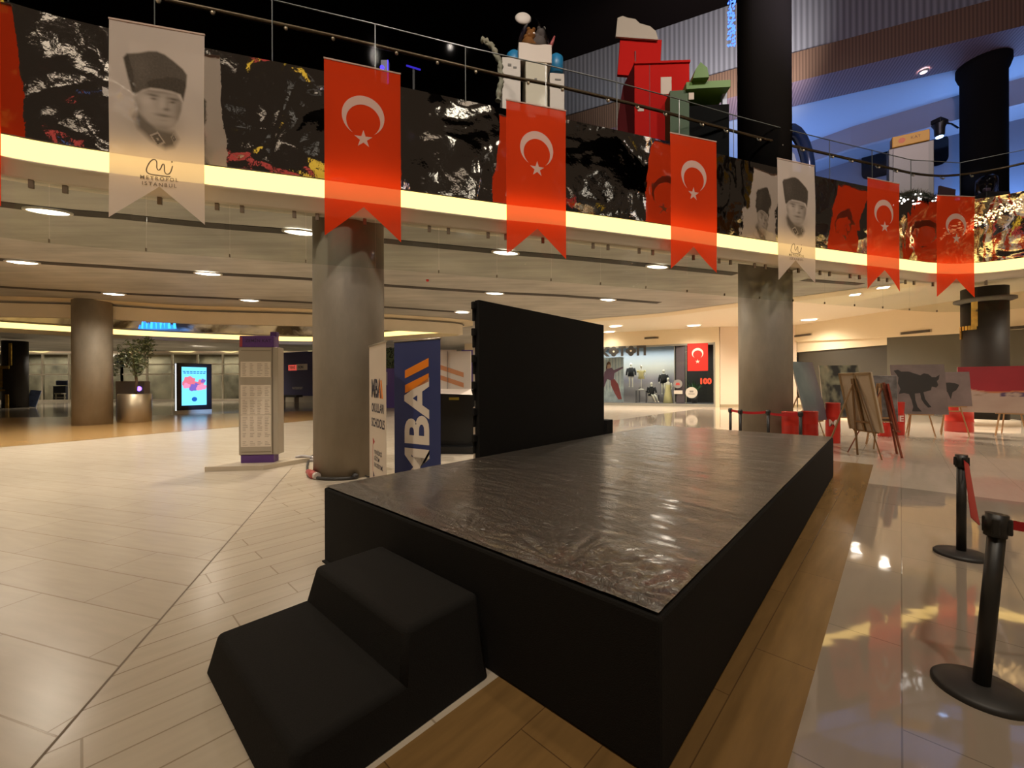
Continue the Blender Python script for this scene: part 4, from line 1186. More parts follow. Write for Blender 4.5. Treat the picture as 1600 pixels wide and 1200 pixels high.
b.make('foliage', [mat('leaf_green', (.10, .13, .055), .45), mat('leaf_pale', (.22, .24, .13), .4)], t, recalc=False)
t = thing('info_kiosk', 'grey info box with a small violet light beside the steel planter', 'kiosk', pp + Vector((-1.05, .95, 0)), R_(4))
b = MB(); b.box((0, .1, .9), (1.25, .35, 1.8), bev=.02); b.make('body', [mat('kiosk_grey', (.20, .17, .16), .5)], t)
b = MB(); b.sign([(.41 + .11 * math.cos(R_(30 * k)), 1.45 + .11 * math.sin(R_(30 * k))) for k in range(12)], FR(0, (0, -.08, 0)), 0, .01); b.make('light', [emis('violet_led', (.22, .10, 1), 3)], t)

# ---- black column with gold pieces, and a blue stand, far left
bx = G(24, 637)
b = MB(); b.lathe([(.66, 0), (.66, 4.9)], 40); struct(b.make('column_8', [blackcol], loc=bx))
gold = mat('gold_sheet', (.75, .48, .12), .22, 1.0, noise_s=6, noise_a=.3)
t = thing('gold_ornament', 'bent gold strip ornament on the far left black column', 'ornament', bx)
for x, z, w, h in ((.36, 3.9, .20, 1.6), (.02, 2.95, .75, .22), (-.2, 2.5, .22, .9), (-.18, 1.75, .2, .5), (.2, .5, .24, 1.0), (-.1, 1.3, .42, .12)):
    b = MB(); b.box((x, -math.sqrt(max(.0, .68 ** 2 - x * x)) - .01, z), (w, .05, h)); b.make('gold_strip', [gold], t)
t = thing('floor_sign', 'small leaning blue floor sign at the foot of the far left black column', 'sign', G(52, 636), R_(20))
b = MB(); b.box((0, 0, .64), (.62, .05, 1.28), rot=Matrix.Rotation(R_(-13), 3, 'X') @ Matrix.Rotation(R_(8), 3, 'Y')); b.make('board', [mat('blue_board', (.10, .15, .34), .5, noise_s=3, noise_a=.4)], t)
b = MB(); b.bar((0, .15, 1.15), (0, .5, 0), .03); b.make('leg', [alu], t)
# kiddie car and chair in front of the glazed shops
t = thing('shop_stall', 'dark shop stall with a blue cushion between the far columns', 'stall', G(100, 627), 0)
b = MB(); b.box((0, 0, .9), (1.3, .9, 1.4), bev=.05); b.make('body', [mat('navy_stall', (.03, .03, .06), .5)], t)
b = MB(); b.box((.1, -.2, 1.9), (1.2, .3, .5), bev=.08); b.make('cushion', [mat('navy_cushion', (.04, .05, .16), .6)], t)
b = MB()
for x in (-.3, .6):
    b.box((x + .3, -.75, .4), (.08, .08, .8))
b.box((.45, -.75, .8), (1.1, .12, .12)); b.box((.45, -.75, .4), (1.1, .08, .08)); b.make('rail', [mat('stall_white', (.6, .52, .44), .5)], t)

# ---- navy hoarding with a sign and a bench, between totem and column
h0, h1 = Vector((-21.9, 39.0, 0)), Vector((-17.8, 37.0, 0))
hrz = math.atan2((h1 - h0).y, (h1 - h0).x)
hm = (h0 + h1) / 2
t = thing('shop_hoarding', 'navy blue shop hoarding with a red and white sign beyond the directory', 'hoarding', hm, hrz)
HL = (h1 - h0).length + 1.6
b = MB(); b.box((0, 0, 2.62), (HL, .12, 4.05)); b.box((0, .05, .34), (HL, .1, .68), mi=1); b.make('panel', [mat('hoarding_navy', (.030, .025, .10), .5), mat('hoarding_base', (.45, .4, .3), .5)], t)
b = MB(); b.box((-.62, -.09, 3.2), (1.15, .06, .52)); b.text('YENİ', FR(0, (-.62, -.13, 3.2)), .34, 1, bold=.01); b.make('sign_red', [emis('sign_red', (.75, .10, .07), .4), mat('sign_pale', (.6, .3, .2), .5)], t)
b = MB(); b.box((.68, -.09, 3.24), (1.42, .06, .56)); b.text('SON', FR(0, (.55, -.13, 3.22)), .34, 1, bold=.01); b.make('sign_white', [mat('sign_white', (.75, .66, .55), .5), ink], t)
b = MB(); b.text('WATERSPORT', FR(0, (0, -.07, 1.28)), .30, 0, bold=.006, sx=.75); b.make('lettering', [mat('sign_pale2', (.55, .5, .45), .5)], t)
t = thing('bench', 'dark low bench standing before the navy hoarding', 'bench', hm + Vector((.3, -2.0, 0)), hrz)
b = MB(); b.box((0, 0, .62), (2.6, .6, .18)); b.make('seat', [mat('bench_dark', (.03, .025, .02), .5)], t)
for s in (-.9, .9):
    b = MB(); b.box((s, 0, .27), (.12, .4, .54)); b.make('leg', [mat('bench_leg', (.25, .2, .15), .4)], t)

# ---- violet hoardings far behind the stage
viol = mat('violet_hoarding', (.105, .07, .36), .5)
t = thing('shop_hoarding', 'bright violet hoarding seen beside the left edge of the black screen', 'hoarding', (-2.1, 27.5, 0), R_(-8))
b = MB(); b.box((0, 0, 1.95), (2.6, .12, 3.9)); b.make('panel', [viol], t)
b = MB(); b.box((.35, -.1, 2.2), (.07, .06, 3.2)); b.make('post', [mat('hoard_post', (.5, .42, .32), .5)], t)
t = thing('shop_hoarding', 'low violet hoarding seen between the white and the navy banner', 'hoarding', (-8.4, 28.0, 0), R_(4))
b = MB(); b.box((0, 0, 1.35), (3.4, .12, 2.7)); b.make('panel', [viol], t)
b = MB(); b.box((-.4, -.09, 2.0), (.6, .03, .9)); b.make('poster', [mat('poster_pale', (.45, .45, .62), .5)], t)
t = thing('hedge_panel', 'green leafy wall panel above the low violet hoarding', 'plant wall', (-9.4, 31.5, 0), 0)
b = MB(); b.box((0, .1, 2.2), (2.8, .1, 4.4)); b.make('backing', [mat('dark_green', (.03, .05, .02), .8)], t)
b = MB()
for k in range(900):
    p = Vector((rnd.uniform(-1.4, 1.4), -rnd.uniform(0, .15), rnd.uniform(1.2, 4.4))); a = Vector((rnd.gauss(0, .6), rnd.gauss(0, .3), rnd.gauss(0, .8))).normalized() * .14
    s = a.cross(Vector((rnd.gauss(0, .3), -1, rnd.gauss(0, .3)))).normalized() * .06
    b.face([p - a, p + s, p + a, p - s], rnd.choice((0, 1)))
b.make('foliage', [mat('hedge_green', (.12, .16, .05), .5), mat('leaf_green', (.10, .13, .055), .45)], t, recalc=False)

# ---- cables round the near column
t = thing('floor_cable', 'coiled grey floor cable with a red plug at the foot of the near column', 'cable')
cx, cy = C1
b = MB()
pts = [(cx + .69 * math.cos(R_(a)), cy + .69 * math.sin(R_(a)), .03) for a in range(185, 300, 8)]
b.tube(pts, .028, 8)
b.tube(catmull([Vector(p) for p in (G(488, 712, .02), G(482, 720, .03), G(480, 734, .04), G(486, 743, .04), G(496, 744, .04))], 6), .02, 8)
b.make('cable', [mat('cable_black', (.03, .028, .026), .5)], t)
b = MB(); b.tube([G(482, 737, .06), G(489, 742, .06), G(493, 743, .06)], [.05, .07, .06], 12); b.make('plug', [mat('plug_red', (.38, .06, .05), .4)], t)
b = MB(); b.tube([G(493, 743, .06), G(496, 744, .06)], .06, 12); b.make('collar', [mat('plug_white', (.55, .48, .42), .4)], t)
b = MB(); b.ball(G(555, 744, .05), .055); b.make('reel', [mat('cable_black', (.03, .028, .026), .5)], t)
b = MB(); b.tube(catmull([Vector(p) for p in (G(557, 745, .02), G(566, 741, .02), G(575, 745, .02), G(585, 742, .02))], 6), .012, 6); b.make('lead', [mat('cable_black', (.03, .028, .026), .5)], t)
o = MB(); o.tube(catmull([Vector(p) for p in (G(462, 715, .03), G(474, 713, .05), G(492, 716, .03), G(494, 719, .03), G(470, 719, .02), G(455, 718, .02))], 6), .035, 8)
tag(o.make('duct_tube', [mat('duct_silver', (.45, .42, .42), .3, .6)]), 'silvery flexible tube lying on the floor behind the near column', 'tube')

# ================================================================== RIGHT SIDE
red_b = mat('belt_red', (.45, .008, .012), .5)
postm = mat('stanchion_black', (.020, .019, .018), .42)
def stanchion(x, y, rz, label, lean=0.0, h=.93, belts=()):
    t = thing('stanchion', label, 'barrier post', (x, y, 0), rz, 'black belt barrier posts')
    ln = Vector((math.sin(lean), 0, 0))
    b = MB(); b.lathe([(.185, 0), (.185, .02), (.17, .034), (.10, .045), (.05, .05)], 40); b.make('base', [mat('stanchion_base', (.028, .026, .025), .5)], t)
    b = MB(); b.tube([(0, 0, .04), (math.tan(lean) * .9, 0, h - .10)], .033, 20); b.make('post', [postm], t)
    b = MB(); b.tube([(math.tan(lean) * (h - .12), 0, h - .115), (math.tan(lean) * h, 0, h)], .042, 20); 
    for k in range(4):
        a = R_(90 * k + 45); b.box((math.tan(lean) * h + .038 * math.cos(a), .038 * math.sin(a), h - .06), (.028, .028, .08), rz=a, bev=.005)
    b.make('head', [postm], t)
    return t
def belt(a, c, sag, label, w=.048, tilt=0.0):
    a, c = Vector(a), Vector(c); b = MB(); n = 16; rows = []
    for i in range(n + 1):
        s = i / n; p = a + (c - a) * s - Vector((0, 0, sag * 4 * s * (1 - s)))
        rows.append(p)
    d = (c - a).normalized(); nr = Vector((-d.y, d.x, 0)) * .0015
    up_ = Matrix.Rotation(tilt, 3, d) @ Vector((0, 0, w / 2)); nr = Matrix.Rotation(tilt, 3, d) @ nr
    for p, q in zip(rows, rows[1:]):
        for s in (1, -1):
            v = [p + nr * s + up_, q + nr * s + up_, q + nr * s - up_, p + nr * s - up_]
            b.face(v if s > 0 else v[::-1])
    return tag(b.make('barrier_belt', [red_b], recalc=False), label, 'belt', 'red barrier belts')
sa = G(1533, 1082); sb = G(1502, 868)
stanchion(sa.x, sa.y, R_(-10), 'black belt barrier post nearest the camera, at the lower right corner', lean=R_(4.5), h=.925)
stanchion(sb.x, sb.y, R_(20), 'black belt barrier post behind the nearest one on the polished floor', lean=R_(.6), h=.93)
belt((sb.x, sb.y - .045, .87), (sa.x + .03, sa.y + .05, .865), .01, 'red belt stretched between the two near barrier posts', tilt=R_(40))
belt((sa.x + .125, sa.y - .0, .87), (sa.x + 1.5, sa.y - .25, .83), .05, 'red belt running from the nearest barrier post out of the picture')
fs = [(Y(1141, 600, 10.62), 'black barrier post nearest the mannequin window, first of the far row'), (Y(1156.5, 600, 10.1), 'black barrier post just in front of the concrete column, second of the far row'),
      (Y(1200, 600, 9.85), 'black barrier post before the middle of the concrete column, third of the far row'), (Y(1250.5, 600, 9.3), 'black barrier post between the two open red barrels, last of the far row')]
fp = []
for p, lab in fs:
    fp.append((p.x, p.y)); stanchion(p.x, p.y, .3, lab, h=.95)
def bt(i, j, sag, lab, z0=.89, z1=.89):
    a, c = Vector((*fp[i], z0)), Vector((*fp[j], z1)); d = (c - a).normalized() * .05
    belt(a + d, c - d, sag, lab, .06)
bt(0, 1, .0, 'short red belt between the first two posts of the far row')
bt(1, 2, .02, 'red belt between the second and third posts of the far row', .88, .90)
bt(2, 3, .03, 'red belt between the third and last posts of the far row', .86, .90)

# ---- red barrels
redp = mat('barrel_red', (.50, .022, .012), .35)
wprint = mat('barrel_print', (.70, .55, .48), .5)
def barrel(p, r, h, label, word=None, rz=0.0, flare=0.0):
    t = thing('red_barrel', label, 'barrel', p, rz, 'red barrels among the easels')
    b = MB(); prof = [(r * .94, 0), (r * .97, .02)]
    for z in (.33, .66): prof += [(r * (.97 + flare * z), h * z - .02), (r * (1.01 + flare * z), h * z), (r * (.97 + flare * z), h * z + .02)]
    prof += [(r * (.98 + flare), h - .02), (r * (1.02 + flare), h - .01), (r * (1.02 + flare), h)]
    b.lathe(prof, 36)
    b.make('drum', [redp], t)
    if word:
        b = MB(); b.text(word, FR(0, (0, -r - .02, h * .5)), .24, 0, bold=.008, d=.0)
        bm_ = b.b
        for v in bm_.verts:
            a = v.co.x / (r + .012); v.co.x = math.sin(a) * (r * 1.02 + .012); v.co.y = -math.cos(a) * (r * 1.02 + .012)
        b.make('lettering', [wprint], t)
    b = MB(); b.lathe([(r * .96, h - .005), (r * .9, h + .012), (.02, h + .012)], 36); b.make('lid', [mat('barrel_lid', (.55, .06, .04), .25)], t)
def at_base(u, y): p = Y(u, 600, y); return Vector((p.x, p.y, 0))
barrel(at_base(1235, 9.72), .185, .91, 'red barrel just left of the last far barrier post')
barrel(at_base(1264.5, 10.05), .18, .90, 'red barrel just right of the last far barrier post')
barrel(at_base(1301, 10.9), .165, 1.06, 'tall red barrel with white lettering behind the stage corner', 'M', -.65)
barrel(at_base(1381.5, 12.2), .165, 1.0, 'bright red barrel with white lettering right of the back-turned easel', 'NE', -.75)
barrel(at_base(1402, 12.5), .175, 1.0, 'red barrel half hidden at the left edge of the bull painting', 'ME', -.75)
barrel(at_base(1498, 13.3), .34, 1.02, 'wide red barrel under the small painting beside the black column', None, -.8)

# ---- easels and paintings
wood = mat('easel_wood', (.36, .20, .085), .5)
wood2 = mat('easel_wood_dark', (.20, .11, .04), .5)
def easel(p, rz, h, label, tray=.62, wide=.62, lean=R_(9), m=None):
    """front legs meet at the top; a rear leg props it; a tray carries the canvas"""
    m = m or wood
    t = thing('easel', label, 'easel', p, rz, 'wooden display easels')
    top = Vector((0, math.sin(lean) * h, h * math.cos(lean)))
    for s in (-1, 1):
        b = MB(); b.bar((s * wide / 2, 0, 0), (s * .04, top.y, top.z), .035, .022); b.make('leg', [m], t)
    b = MB(); b.bar((0, top.y + .62, 0), (0, top.y + .02, top.z - .12), .03, .022); b.make('leg', [m], t)
    k = tray / top.z
    b = MB(); b.box((0, top.y * k - .035, tray), (wide * .95, .075, .03)); b.make('tray', [m], t)
    b = MB(); b.bar((0, top.y * k - .01, tray), (0, top.y + .015, top.z), .045, .02); b.make('mast', [m], t)
    b = MB(); b.box((0, top.y * .45 + .0, top.z * .45), (wide * .55, .022, .04)); b.make('crossbar', [m], t)
    return t
def painting(p, rz, w, h, z0, label, mats, deco=None, lean=R_(9), grid=None, yoff=-.05):
    """a stretched canvas standing on an easel tray"""
    t = thing('painting', label, 'painting', (p[0], p[1], 0), rz)
    b = MB()
    Rm = Matrix.Rotation(-lean, 4, 'X')
    base = Matrix.Translation((0, yoff + math.tan(lean) * z0 , z0)) @ Rm
    M = base @ FR(0)
    if grid:
        lay = b.b.loops.layers.float_color.new('print'); n, m_ = 40, 56; g = []
        for i in range(n + 1): g.append([b.b.verts.new(M @ Vector((-w / 2 + w * i / n, h * j / m_, .013))) for j in range(m_ + 1)])
        for i in range(n):
            for j in range(m_):
                f = b.b.faces.new((g[i][j], g[i + 1][j], g[i + 1][j + 1], g[i][j + 1]))
                for l, (a, c) in zip(f.loops, ((i, j), (i + 1, j), (i + 1, j + 1), (i, j + 1))):
                    l[lay] = (*grid(a / n, c / m_), 1)
        o = b.make('painted_face', [mats[0]], t, recalc=False)
        b = MB()
        c_ = M @ Vector((0, h / 2, 0)); b.box(c_, (w, .024, h), rot=(Matrix.Rotation(-lean, 3, 'X')))
        b.make('canvas', [mats[1]], t)
    else:
        c_ = M @ Vector((0, h / 2, 0)); b.box(c_, (w, .03, h), rot=(Matrix.Rotation(-lean, 3, 'X')))
        if deco: deco(b, M @ Matrix.Translation((0, 0, .016)), w, h)
        b.make('canvas', mats, t)
    return t
pa = attrmat('painted_canvas', .6)
raw = mat('raw_canvas', (.47, .37, .26), .7)
edge_w = mat('canvas_edge', (.62, .55, .45), .6)
def fbm(x, y, s, k): return .5 + .5 * noise.fractal(Vector((x * s, y * s, k)), 1.0, 2.0, 4)
def mixc(a, c, t): t = max(0, min(1, t)); return tuple(p + (q - p) * t for p, q in zip(a, c))
def g_blue(x, y):
    c = mixc((.10, .14, .15), (.22, .27, .27), fbm(x, y, 2.2, 1)); c = mixc(c, (.16, .11, .13), (x - .45) * 1.3 + .3 * (y - .5))
    return mixc(c, (.12, .08, .10), .8 - 2.2 * y)
def g_green(x, y):
    n = fbm(x * 1.3, y, 3.0, 5); c = mixc((.022, .022, .018), (.20, .19, .12), (n - .42) * 4)
    n2_ = fbm(x, y, 2.0, 9)
    if x < .38: c = mixc(c, (.36, .29, .17), (n2_ - .45) * 5 * (1 - abs(x - .22) * 3.5))
    if y > .62: c = mixc(c, (.25, .24, .15), (fbm(x, y, 2.5, 12) - .5) * 4)
    if x > .45 and y < .65: c = mixc(c, (.10, .11, .12), (fbm(x, y, 4, 15) - .45) * 3)
    return c
# animal and bird figures for the two mauve paintings
def g_mauve(blob):
    def fn(x, y):
        c = mixc((.155, .115, .10), (.20, .15, .145), fbm(x, y, 2, 3)); return mixc((.13, .10, .115), c, y * 1.6)
    return fn
BULL = [(.06, .88), (.14, .90), (.20, .86), (.34, .86), (.44, .82), (.55, .78), (.62, .82), (.70, .80), (.76, .74), (.83, .74), (.90, .79), (.88, .70), (.84, .66), (.86, .58), (.82, .53), (.74, .55), (.72, .48), (.66, .46), (.58, .44), (.60, .30), (.66, .20), (.70, .14), (.64, .13), (.58, .20), (.53, .30), (.52, .42), (.42, .41), (.42, .28), (.45, .14), (.52, .05), (.34, .05), (.37, .14), (.35, .28), (.31, .40), (.22, .42), (.12, .40), (.16, .50), (.12, .62), (.14, .74), (.10, .82)]
BIRD = [(.22, .70), (.30, .68), (.44, .69), (.58, .67), (.70, .62), (.66, .54), (.60, .46), (.50, .40), (.47, .30), (.44, .20), (.40, .30), (.37, .40), (.28, .46), (.22, .54), (.25, .62)]
def fig(pts, mi=1):
    def d(b, M, w, h): b.sign([((x - .5) * w, y * h) for x, y in pts], M, mi, .0015)
    return d
def g_red(x, y):
    edge = .50 + .28 * (x - .32) ** 2 * 4 * (1 if x < .32 else .12) + .03 * (fbm(x, y, 6, 2) - .5) - .04
    if y > edge: return mixc((.24, .004, .010), (.33, .008, .016), fbm(x, y, 2, 4))
    c = mixc((.38, .27, .22), (.46, .36, .29), fbm(x, y, 3, 6))
    if edge - .035 < y: c = mixc(c, (.45, .13, .03), .9 * min(1, max(0, x * 3)))
    if edge - .12 < y < edge - .03 and .42 < x < .9: c = mixc(c, (.06, .03, .10), (fbm(x, y, 9, 8) - .38) * 5)
    if edge - .12 < y < edge - .03 and .08 < x < .4: c = mixc(c, (.25, .16, .10), (fbm(x, y, 9, 18) - .5) * 4)
    return c
e = at_base(1283, 10.55)
easel(e, R_(31), 1.75, 'wooden easel carrying the tall grey-blue canvas', tray=.60, lean=R_(13))
painting(e, R_(31), 1.15, 1.58, .615, 'tall grey-blue canvas turned edgeways, nearest the concrete column', [pa, edge_w], grid=g_blue, lean=R_(13))
e = at_base(1320, 11.5)
easel(e, R_(-8), 1.8, 'wooden easel carrying the dark green abstract painting', tray=.62)
painting(e, R_(-8), 1.02, 1.48, .635, 'dark green and cream abstract painting between grey-blue and back-turned canvases', [pa, edge_w], grid=g_green)
e = at_base(1358, 8.75)
# this one shows its back
easel(e, R_(88), 1.72, 'wooden easel seen from behind, carrying a back-turned bare canvas', tray=.56, m=wood2, lean=R_(11))
def back_bars(b, M, w, h):
    Mb = M @ Matrix.Translation((0, 0, -.032))
    for pts in ([(-w / 2, 0), (-w / 2 + .05, 0), (-w / 2 + .05, h), (-w / 2, h)], [(w / 2 - .05, 0), (w / 2, 0), (w / 2, h), (w / 2 - .05, h)], [(-w / 2, h - .05), (w / 2, h - .05), (w / 2, h), (-w / 2, h)], [(-.03, 0), (.03, 0), (.03, h), (-.03, h)]):
        b.sign(pts[::-1], Mb, 1, -.012)
painting(e, R_(88), .86, 1.26, .575, 'bare canvas seen from the back on the nearest easel', [raw, mat('stretcher_wood', (.33, .22, .11), .6)], deco=back_bars, lean=R_(11))
e = at_base(1378, 10.4)
easel(e, R_(128), 1.6, 'wooden easel half hidden behind the back-turned canvas', tray=.62)
painting(e, R_(128), .62, 1.15, .635, 'pale canvas peeping out right of the back-turned canvas', [mat('pale_grey_paint', (.22, .21, .21), .6, noise_s=6, noise_a=.4)])
e = at_base(1405, 8.9)
easel(e, R_(54), 1.62, 'slim reddish easel standing edgeways before the bull painting', tray=.55, m=mat('red_brown_wood', (.22, .055, .025), .5))
painting(e, R_(54), .34, 1.02, .565, 'narrow red-edged canvas seen edge-on left of the bull painting', [mat('red_edge', (.26, .035, .015), .6)])
e = at_base(1440, 12.15)
easel(e, R_(-22), 1.75, 'wooden easel carrying the painting of a black bull', tray=.64)
painting(e, R_(-22), 1.26, 1.50, .655, 'mauve painting of a black bull-like animal', [mat('mauve_paint', (.165, .125, .115), .6, noise_s=2, noise_a=.2), mat('black_paint', (.022, .018, .015), .6)], deco=fig(BULL))
e = at_base(1492, 12.35)
easel(e, R_(-26), 1.62, 'wooden easel carrying the small mauve painting', tray=.86)
def bird_d(b, M, w, h):
    fig(BIRD)(b, M, w, h)
painting(e, R_(-26), .82, 1.05, .875, 'small mauve painting of a dark bird shape beside the black column', [mat('mauve_paint2', (.19, .14, .13), .6, noise_s=2, noise_a=.2), mat('black_paint', (.022, .018, .015), .6)], deco=bird_d)
e = at_base(1580, 12.1)
easel(e, R_(-38), 1.7, 'wooden easel carrying the wide red and white painting', tray=.66)
painting(e, R_(-38), 2.1, 1.42, .675, 'wide red over white painting at the right edge', [pa, edge_w], grid=g_red)
# gold strips on the black column
t = thing('gold_ornament', 'bent gold strip ornament on the black column by the red and white painting', 'ornament', (*C4, 0), math.atan2(C4[1], C4[0]) - R_(90))
for x, z, w, h in ((-.23, 4.15, .16, 1.0), (-.40, 3.62, .45, .16), (-.585, 3.4, .06, .35), (-.52, 1.15, .20, .9)):
    n = 6; b = MB()
    for k in range(n):
        xa = x - w / 2 + w * (k + .5) / n
        if abs(xa) < .61: b.box((xa, -math.sqrt(.63 ** 2 - xa * xa), z), (w / n * 1.1, .04, h), rz=math.asin(max(-.99, min(.99, xa / .63))))
    b.make('gold_strip', [gold], t)

# ================================================================== MANNEQUIN SHOP STRAIGHT AHEAD
def KP(u, v, back=0.0):
    """point of the shop-front plane (moved back into the shop) seen at (u, v), in the shop's own frame: x along, y back, z up"""
    r = _ray(u, v); o = KO0 - kn * back
    t_ = o.dot(kn) / Vector((r.x, 1, 0)).dot(kn)
    p = Vector((r.x * t_, t_, EYE + r.z * t_)); d = p - KO0
    return Vector((d.dot(kd), back, p.z))
KT = Matrix.Translation(KO0) @ Matrix.Rotation(krz, 4, 'Z')
def kthing(name, label, cat, p, rz=0.0, group=None):
    w = KT @ Vector((p[0], p[1], p[2])); return thing(name, label, cat, w, krz + rz, group)
KLEN = (KO1 - KO0).length
b = MB()
for x in (-1.7, KLEN - .30): b.box((x, .05, 2.2), (.10, .16, 4.3))
b.box((KLEN / 2 - 1, .05, 4.27), (KLEN + 1.5, .16, .12)); b.box((KLEN / 2 - 1, .05, .09), (KLEN + 1.5, .18, .18))
for u in (1054, 1072): b.box((KP(u, 590).x, .06, 2.2), (.05, .06, 4.2))
o = struct(b.make('window_4', [mat('shop_frame_grey', (.30, .29, .25), .4)])); o.matrix_world = KT
b = MB(); b.box((KLEN / 2 - 1, .03, 2.2), (KLEN + 1.3, .015, 4.2)); struct(b.make('window_pane', [glass('shop_pane', (.90, .93, .93), .10, .02)], parent=o))
# inside: backdrop, floor of the display, side wall
def backdrop():
    m, nt, out = nodes('printed_sky_backdrop')
    p = N(nt, 'BsdfPrincipled'); p.inputs['Roughness'].default_value = .6
    tc = N(nt, 'TexCoord'); sx = N(nt, 'SeparateXYZ'); nt.links.new(tc.outputs['Object'], sx.inputs[0])
    rp = N(nt, 'MapRange'); rp.inputs['From Min'].default_value = 1.5; rp.inputs['From Max'].default_value = 4.2; nt.links.new(sx.outputs['Z'], rp.inputs['Value'])
    cr = N(nt, 'ValToRGB'); e = cr.color_ramp.elements; e[0].position = 0; e[0].color = (.33, .30, .30, 1); e[1].position = 1; e[1].color = (.27, .37, .50, 1)
    k = e.new(.45); k.color = (.56, .56, .50, 1); k2 = e.new(.12); k2.color = (.28, .26, .30, 1)
    nt.links.new(rp.outputs[0], cr.inputs[0]); nt.links.new(cr.outputs[0], p.inputs['Base Color']); nt.links.new(p.outputs[0], out.inputs['Surface'])
    return m
xb = KP(1054, 590, 1.6).x
b = MB(); b.box(((-1.7 + xb) / 2, 1.65, 2.2), (xb + 1.7, .06, 4.3)); o = struct(b.make('wall_display', [backdrop()])); o.matrix_world = KT
b = MB(); b.box((KLEN / 2 - 1, 1.2, .1), (KLEN + 1.4, 2.3, .2)); b.box((KLEN - .2, 1.2, 2.2), (.1, 2.3, 4.4), mi=1); b.box(((xb + KLEN) / 2, 2.3, 2.2), (KLEN - xb, .1, 4.4), mi=2)
b.box((KP(1063, 590).x, .35, 2.2), (.55, .4, 4.2), mi=3)
o = struct(b.make('wall_shop', [mat('display_floor', (.30, .29, .30), .3), mat('pale_green', (.42, .47, .38), .5), mat('shop_dark', (.035, .035, .03), .7), mat('mauve_post', (.17, .13, .16), .5)])); o.matrix_world = KT
wl = KT @ Vector((3.0, .7, 4.1)); light('window_lamp', 'AREA', wl, 110, (1, .95, .88), rot=(0, 0, krz), size=7.5, size_y=.5)
# shop sign letters on the glass
t = kthing('shop_sign', 'dark shop sign lettering with flower shaped letters above the mannequins', 'sign', (0, 0, 0))
sgm = mat('sign_charcoal', (.055, .052, .048), .5); sgw = mat('sign_white_dot', (.7, .66, .56), .5)
def zz(v, u=975): return KP(u, v).z
zm, hh = (zz(541) + zz(556.5)) / 2, (zz(541) - zz(556.5)) / 2
def pxl(u): return KP(u, 549).x
xk = pxl(939)
b = MB(); M = FR(0, (0, -.02, 0)); kw = pxl(953) - xk
b.sign([(xk - .15, zm - hh), (xk + .02, zm - hh), (xk + .02, zm + hh), (xk - .15, zm + hh)], M, 0, .04)
b.sign([(xk + .05, zm), (xk + kw * .62, zm + hh), (xk + kw, zm + hh), (xk + kw * .45, zm), (xk + kw, zm - hh), (xk + kw * .62, zm - hh)], M, 0, .04); b.make('letter_k', [sgm], t)
for uc in (959, 986):
    b = MB(); x = pxl(uc); r = hh * .52
    for dx, dz in ((1, 0), (-1, 0), (0, 1), (0, -1)):
        b.sign([(x + dx * r * .98 + r * math.cos(R_(20 * k)), zm + dz * r * .98 + r * math.sin(R_(20 * k))) for k in range(18)], M @ Matrix.Translation((0, 0, .001 * (dx + 2 * dz))), 0, .04)
    b.sign([(x + r * .38 * math.cos(R_(30 * k)), zm + r * .38 * math.sin(R_(30 * k))) for k in range(12)], M @ Matrix.Translation((0, 0, .006)), 1, .04); b.make('letter_o', [sgm, sgw], t)
x0, x1 = pxl(966.5), pxl(978); w = .17
b = MB(); b.sign([(x0, zm + hh - w), (x1, zm + hh - w), (x1, zm + hh), (x0, zm + hh)], M, 0, .04); b.sign([((x0 + x1) / 2 - w / 2, zm - hh), ((x0 + x1) / 2 + w / 2, zm - hh), ((x0 + x1) / 2 + w / 2, zm + hh - w), ((x0 + x1) / 2 - w / 2, zm + hh - w)], M, 0, .04); b.make('letter_t', [sgm], t)
x0, x1 = pxl(995), pxl(1009.5)
b = MB(); b.sign([(x0, zm - hh), (x0 + w, zm - hh), (x0 + w, zm + hh - w), (x1 - w, zm + hh - w), (x1 - w, zm - hh), (x1, zm - hh), (x1, zm + hh), (x0, zm + hh)], M, 0, .04); b.make('letter_n', [sgm], t)
# poster of a leaning woman
pc = KP(957, 596, .25); t = kthing('window_poster', 'tall window poster of a leaning woman in a purple top and red skirt', 'poster', (pc.x, .25, 0))
pw, z0, z1 = 1.62, .25, 3.55
b = MB(); b.box((0, .02, (z0 + z1) / 2), (pw, .02, z1 - z0)); M = FR(0, (0, .008, 0))
for k in range(7): b.sign([(-pw / 2 + .22 * k, 1.0 + .1 * (k % 3)), (-pw / 2 + .22 * k + .09, 1.0), (-pw / 2 + .22 * k + .09, 3.5), (-pw / 2 + .22 * k, 3.5)], M, 1, .001)
b.sign([(-.6, 2.45), (-.35, 2.75), (-.05, 2.78), (.1, 2.6), (.75, 2.85), (.78, 2.74), (.15, 2.38), (.1, 1.95), (-.1, 1.82), (-.4, 1.95), (-.62, 1.3), (-.72, 1.35)], M, 2, .003)
b.sign([(-.14, 1.85), (.14, 1.95), (.42, 1.55), (.58, .9), (.68, .45), (.42, .42), (.12, .95), (-.12, 1.5)], M, 3, .004)
b.sign([(-.1 + .5 * .34 * math.cos(R_(30 * k)) - .18, 2.95 + .24 * math.sin(R_(30 * k))) for k in range(12)], M, 4, .005)
b.sign([(-.42, 3.1), (-.3, 3.25), (-.15, 3.2), (-.1, 2.9), (-.2, 3.05), (-.38, 3.0), (-.4, 2.7), (-.5, 2.6)], M, 5, .007)
b.make('print', [mat('poster_sky', (.34, .40, .45), .5, noise_s=2, noise_a=.3), mat('poster_sky_pale', (.48, .52, .54), .5), mat('poster_purple', (.14, .07, .12), .5), mat('poster_red', (.22, .045, .05), .5), mat('poster_skin', (.45, .27, .2), .5), mat('poster_hair', (.12, .05, .02), .5)], t)
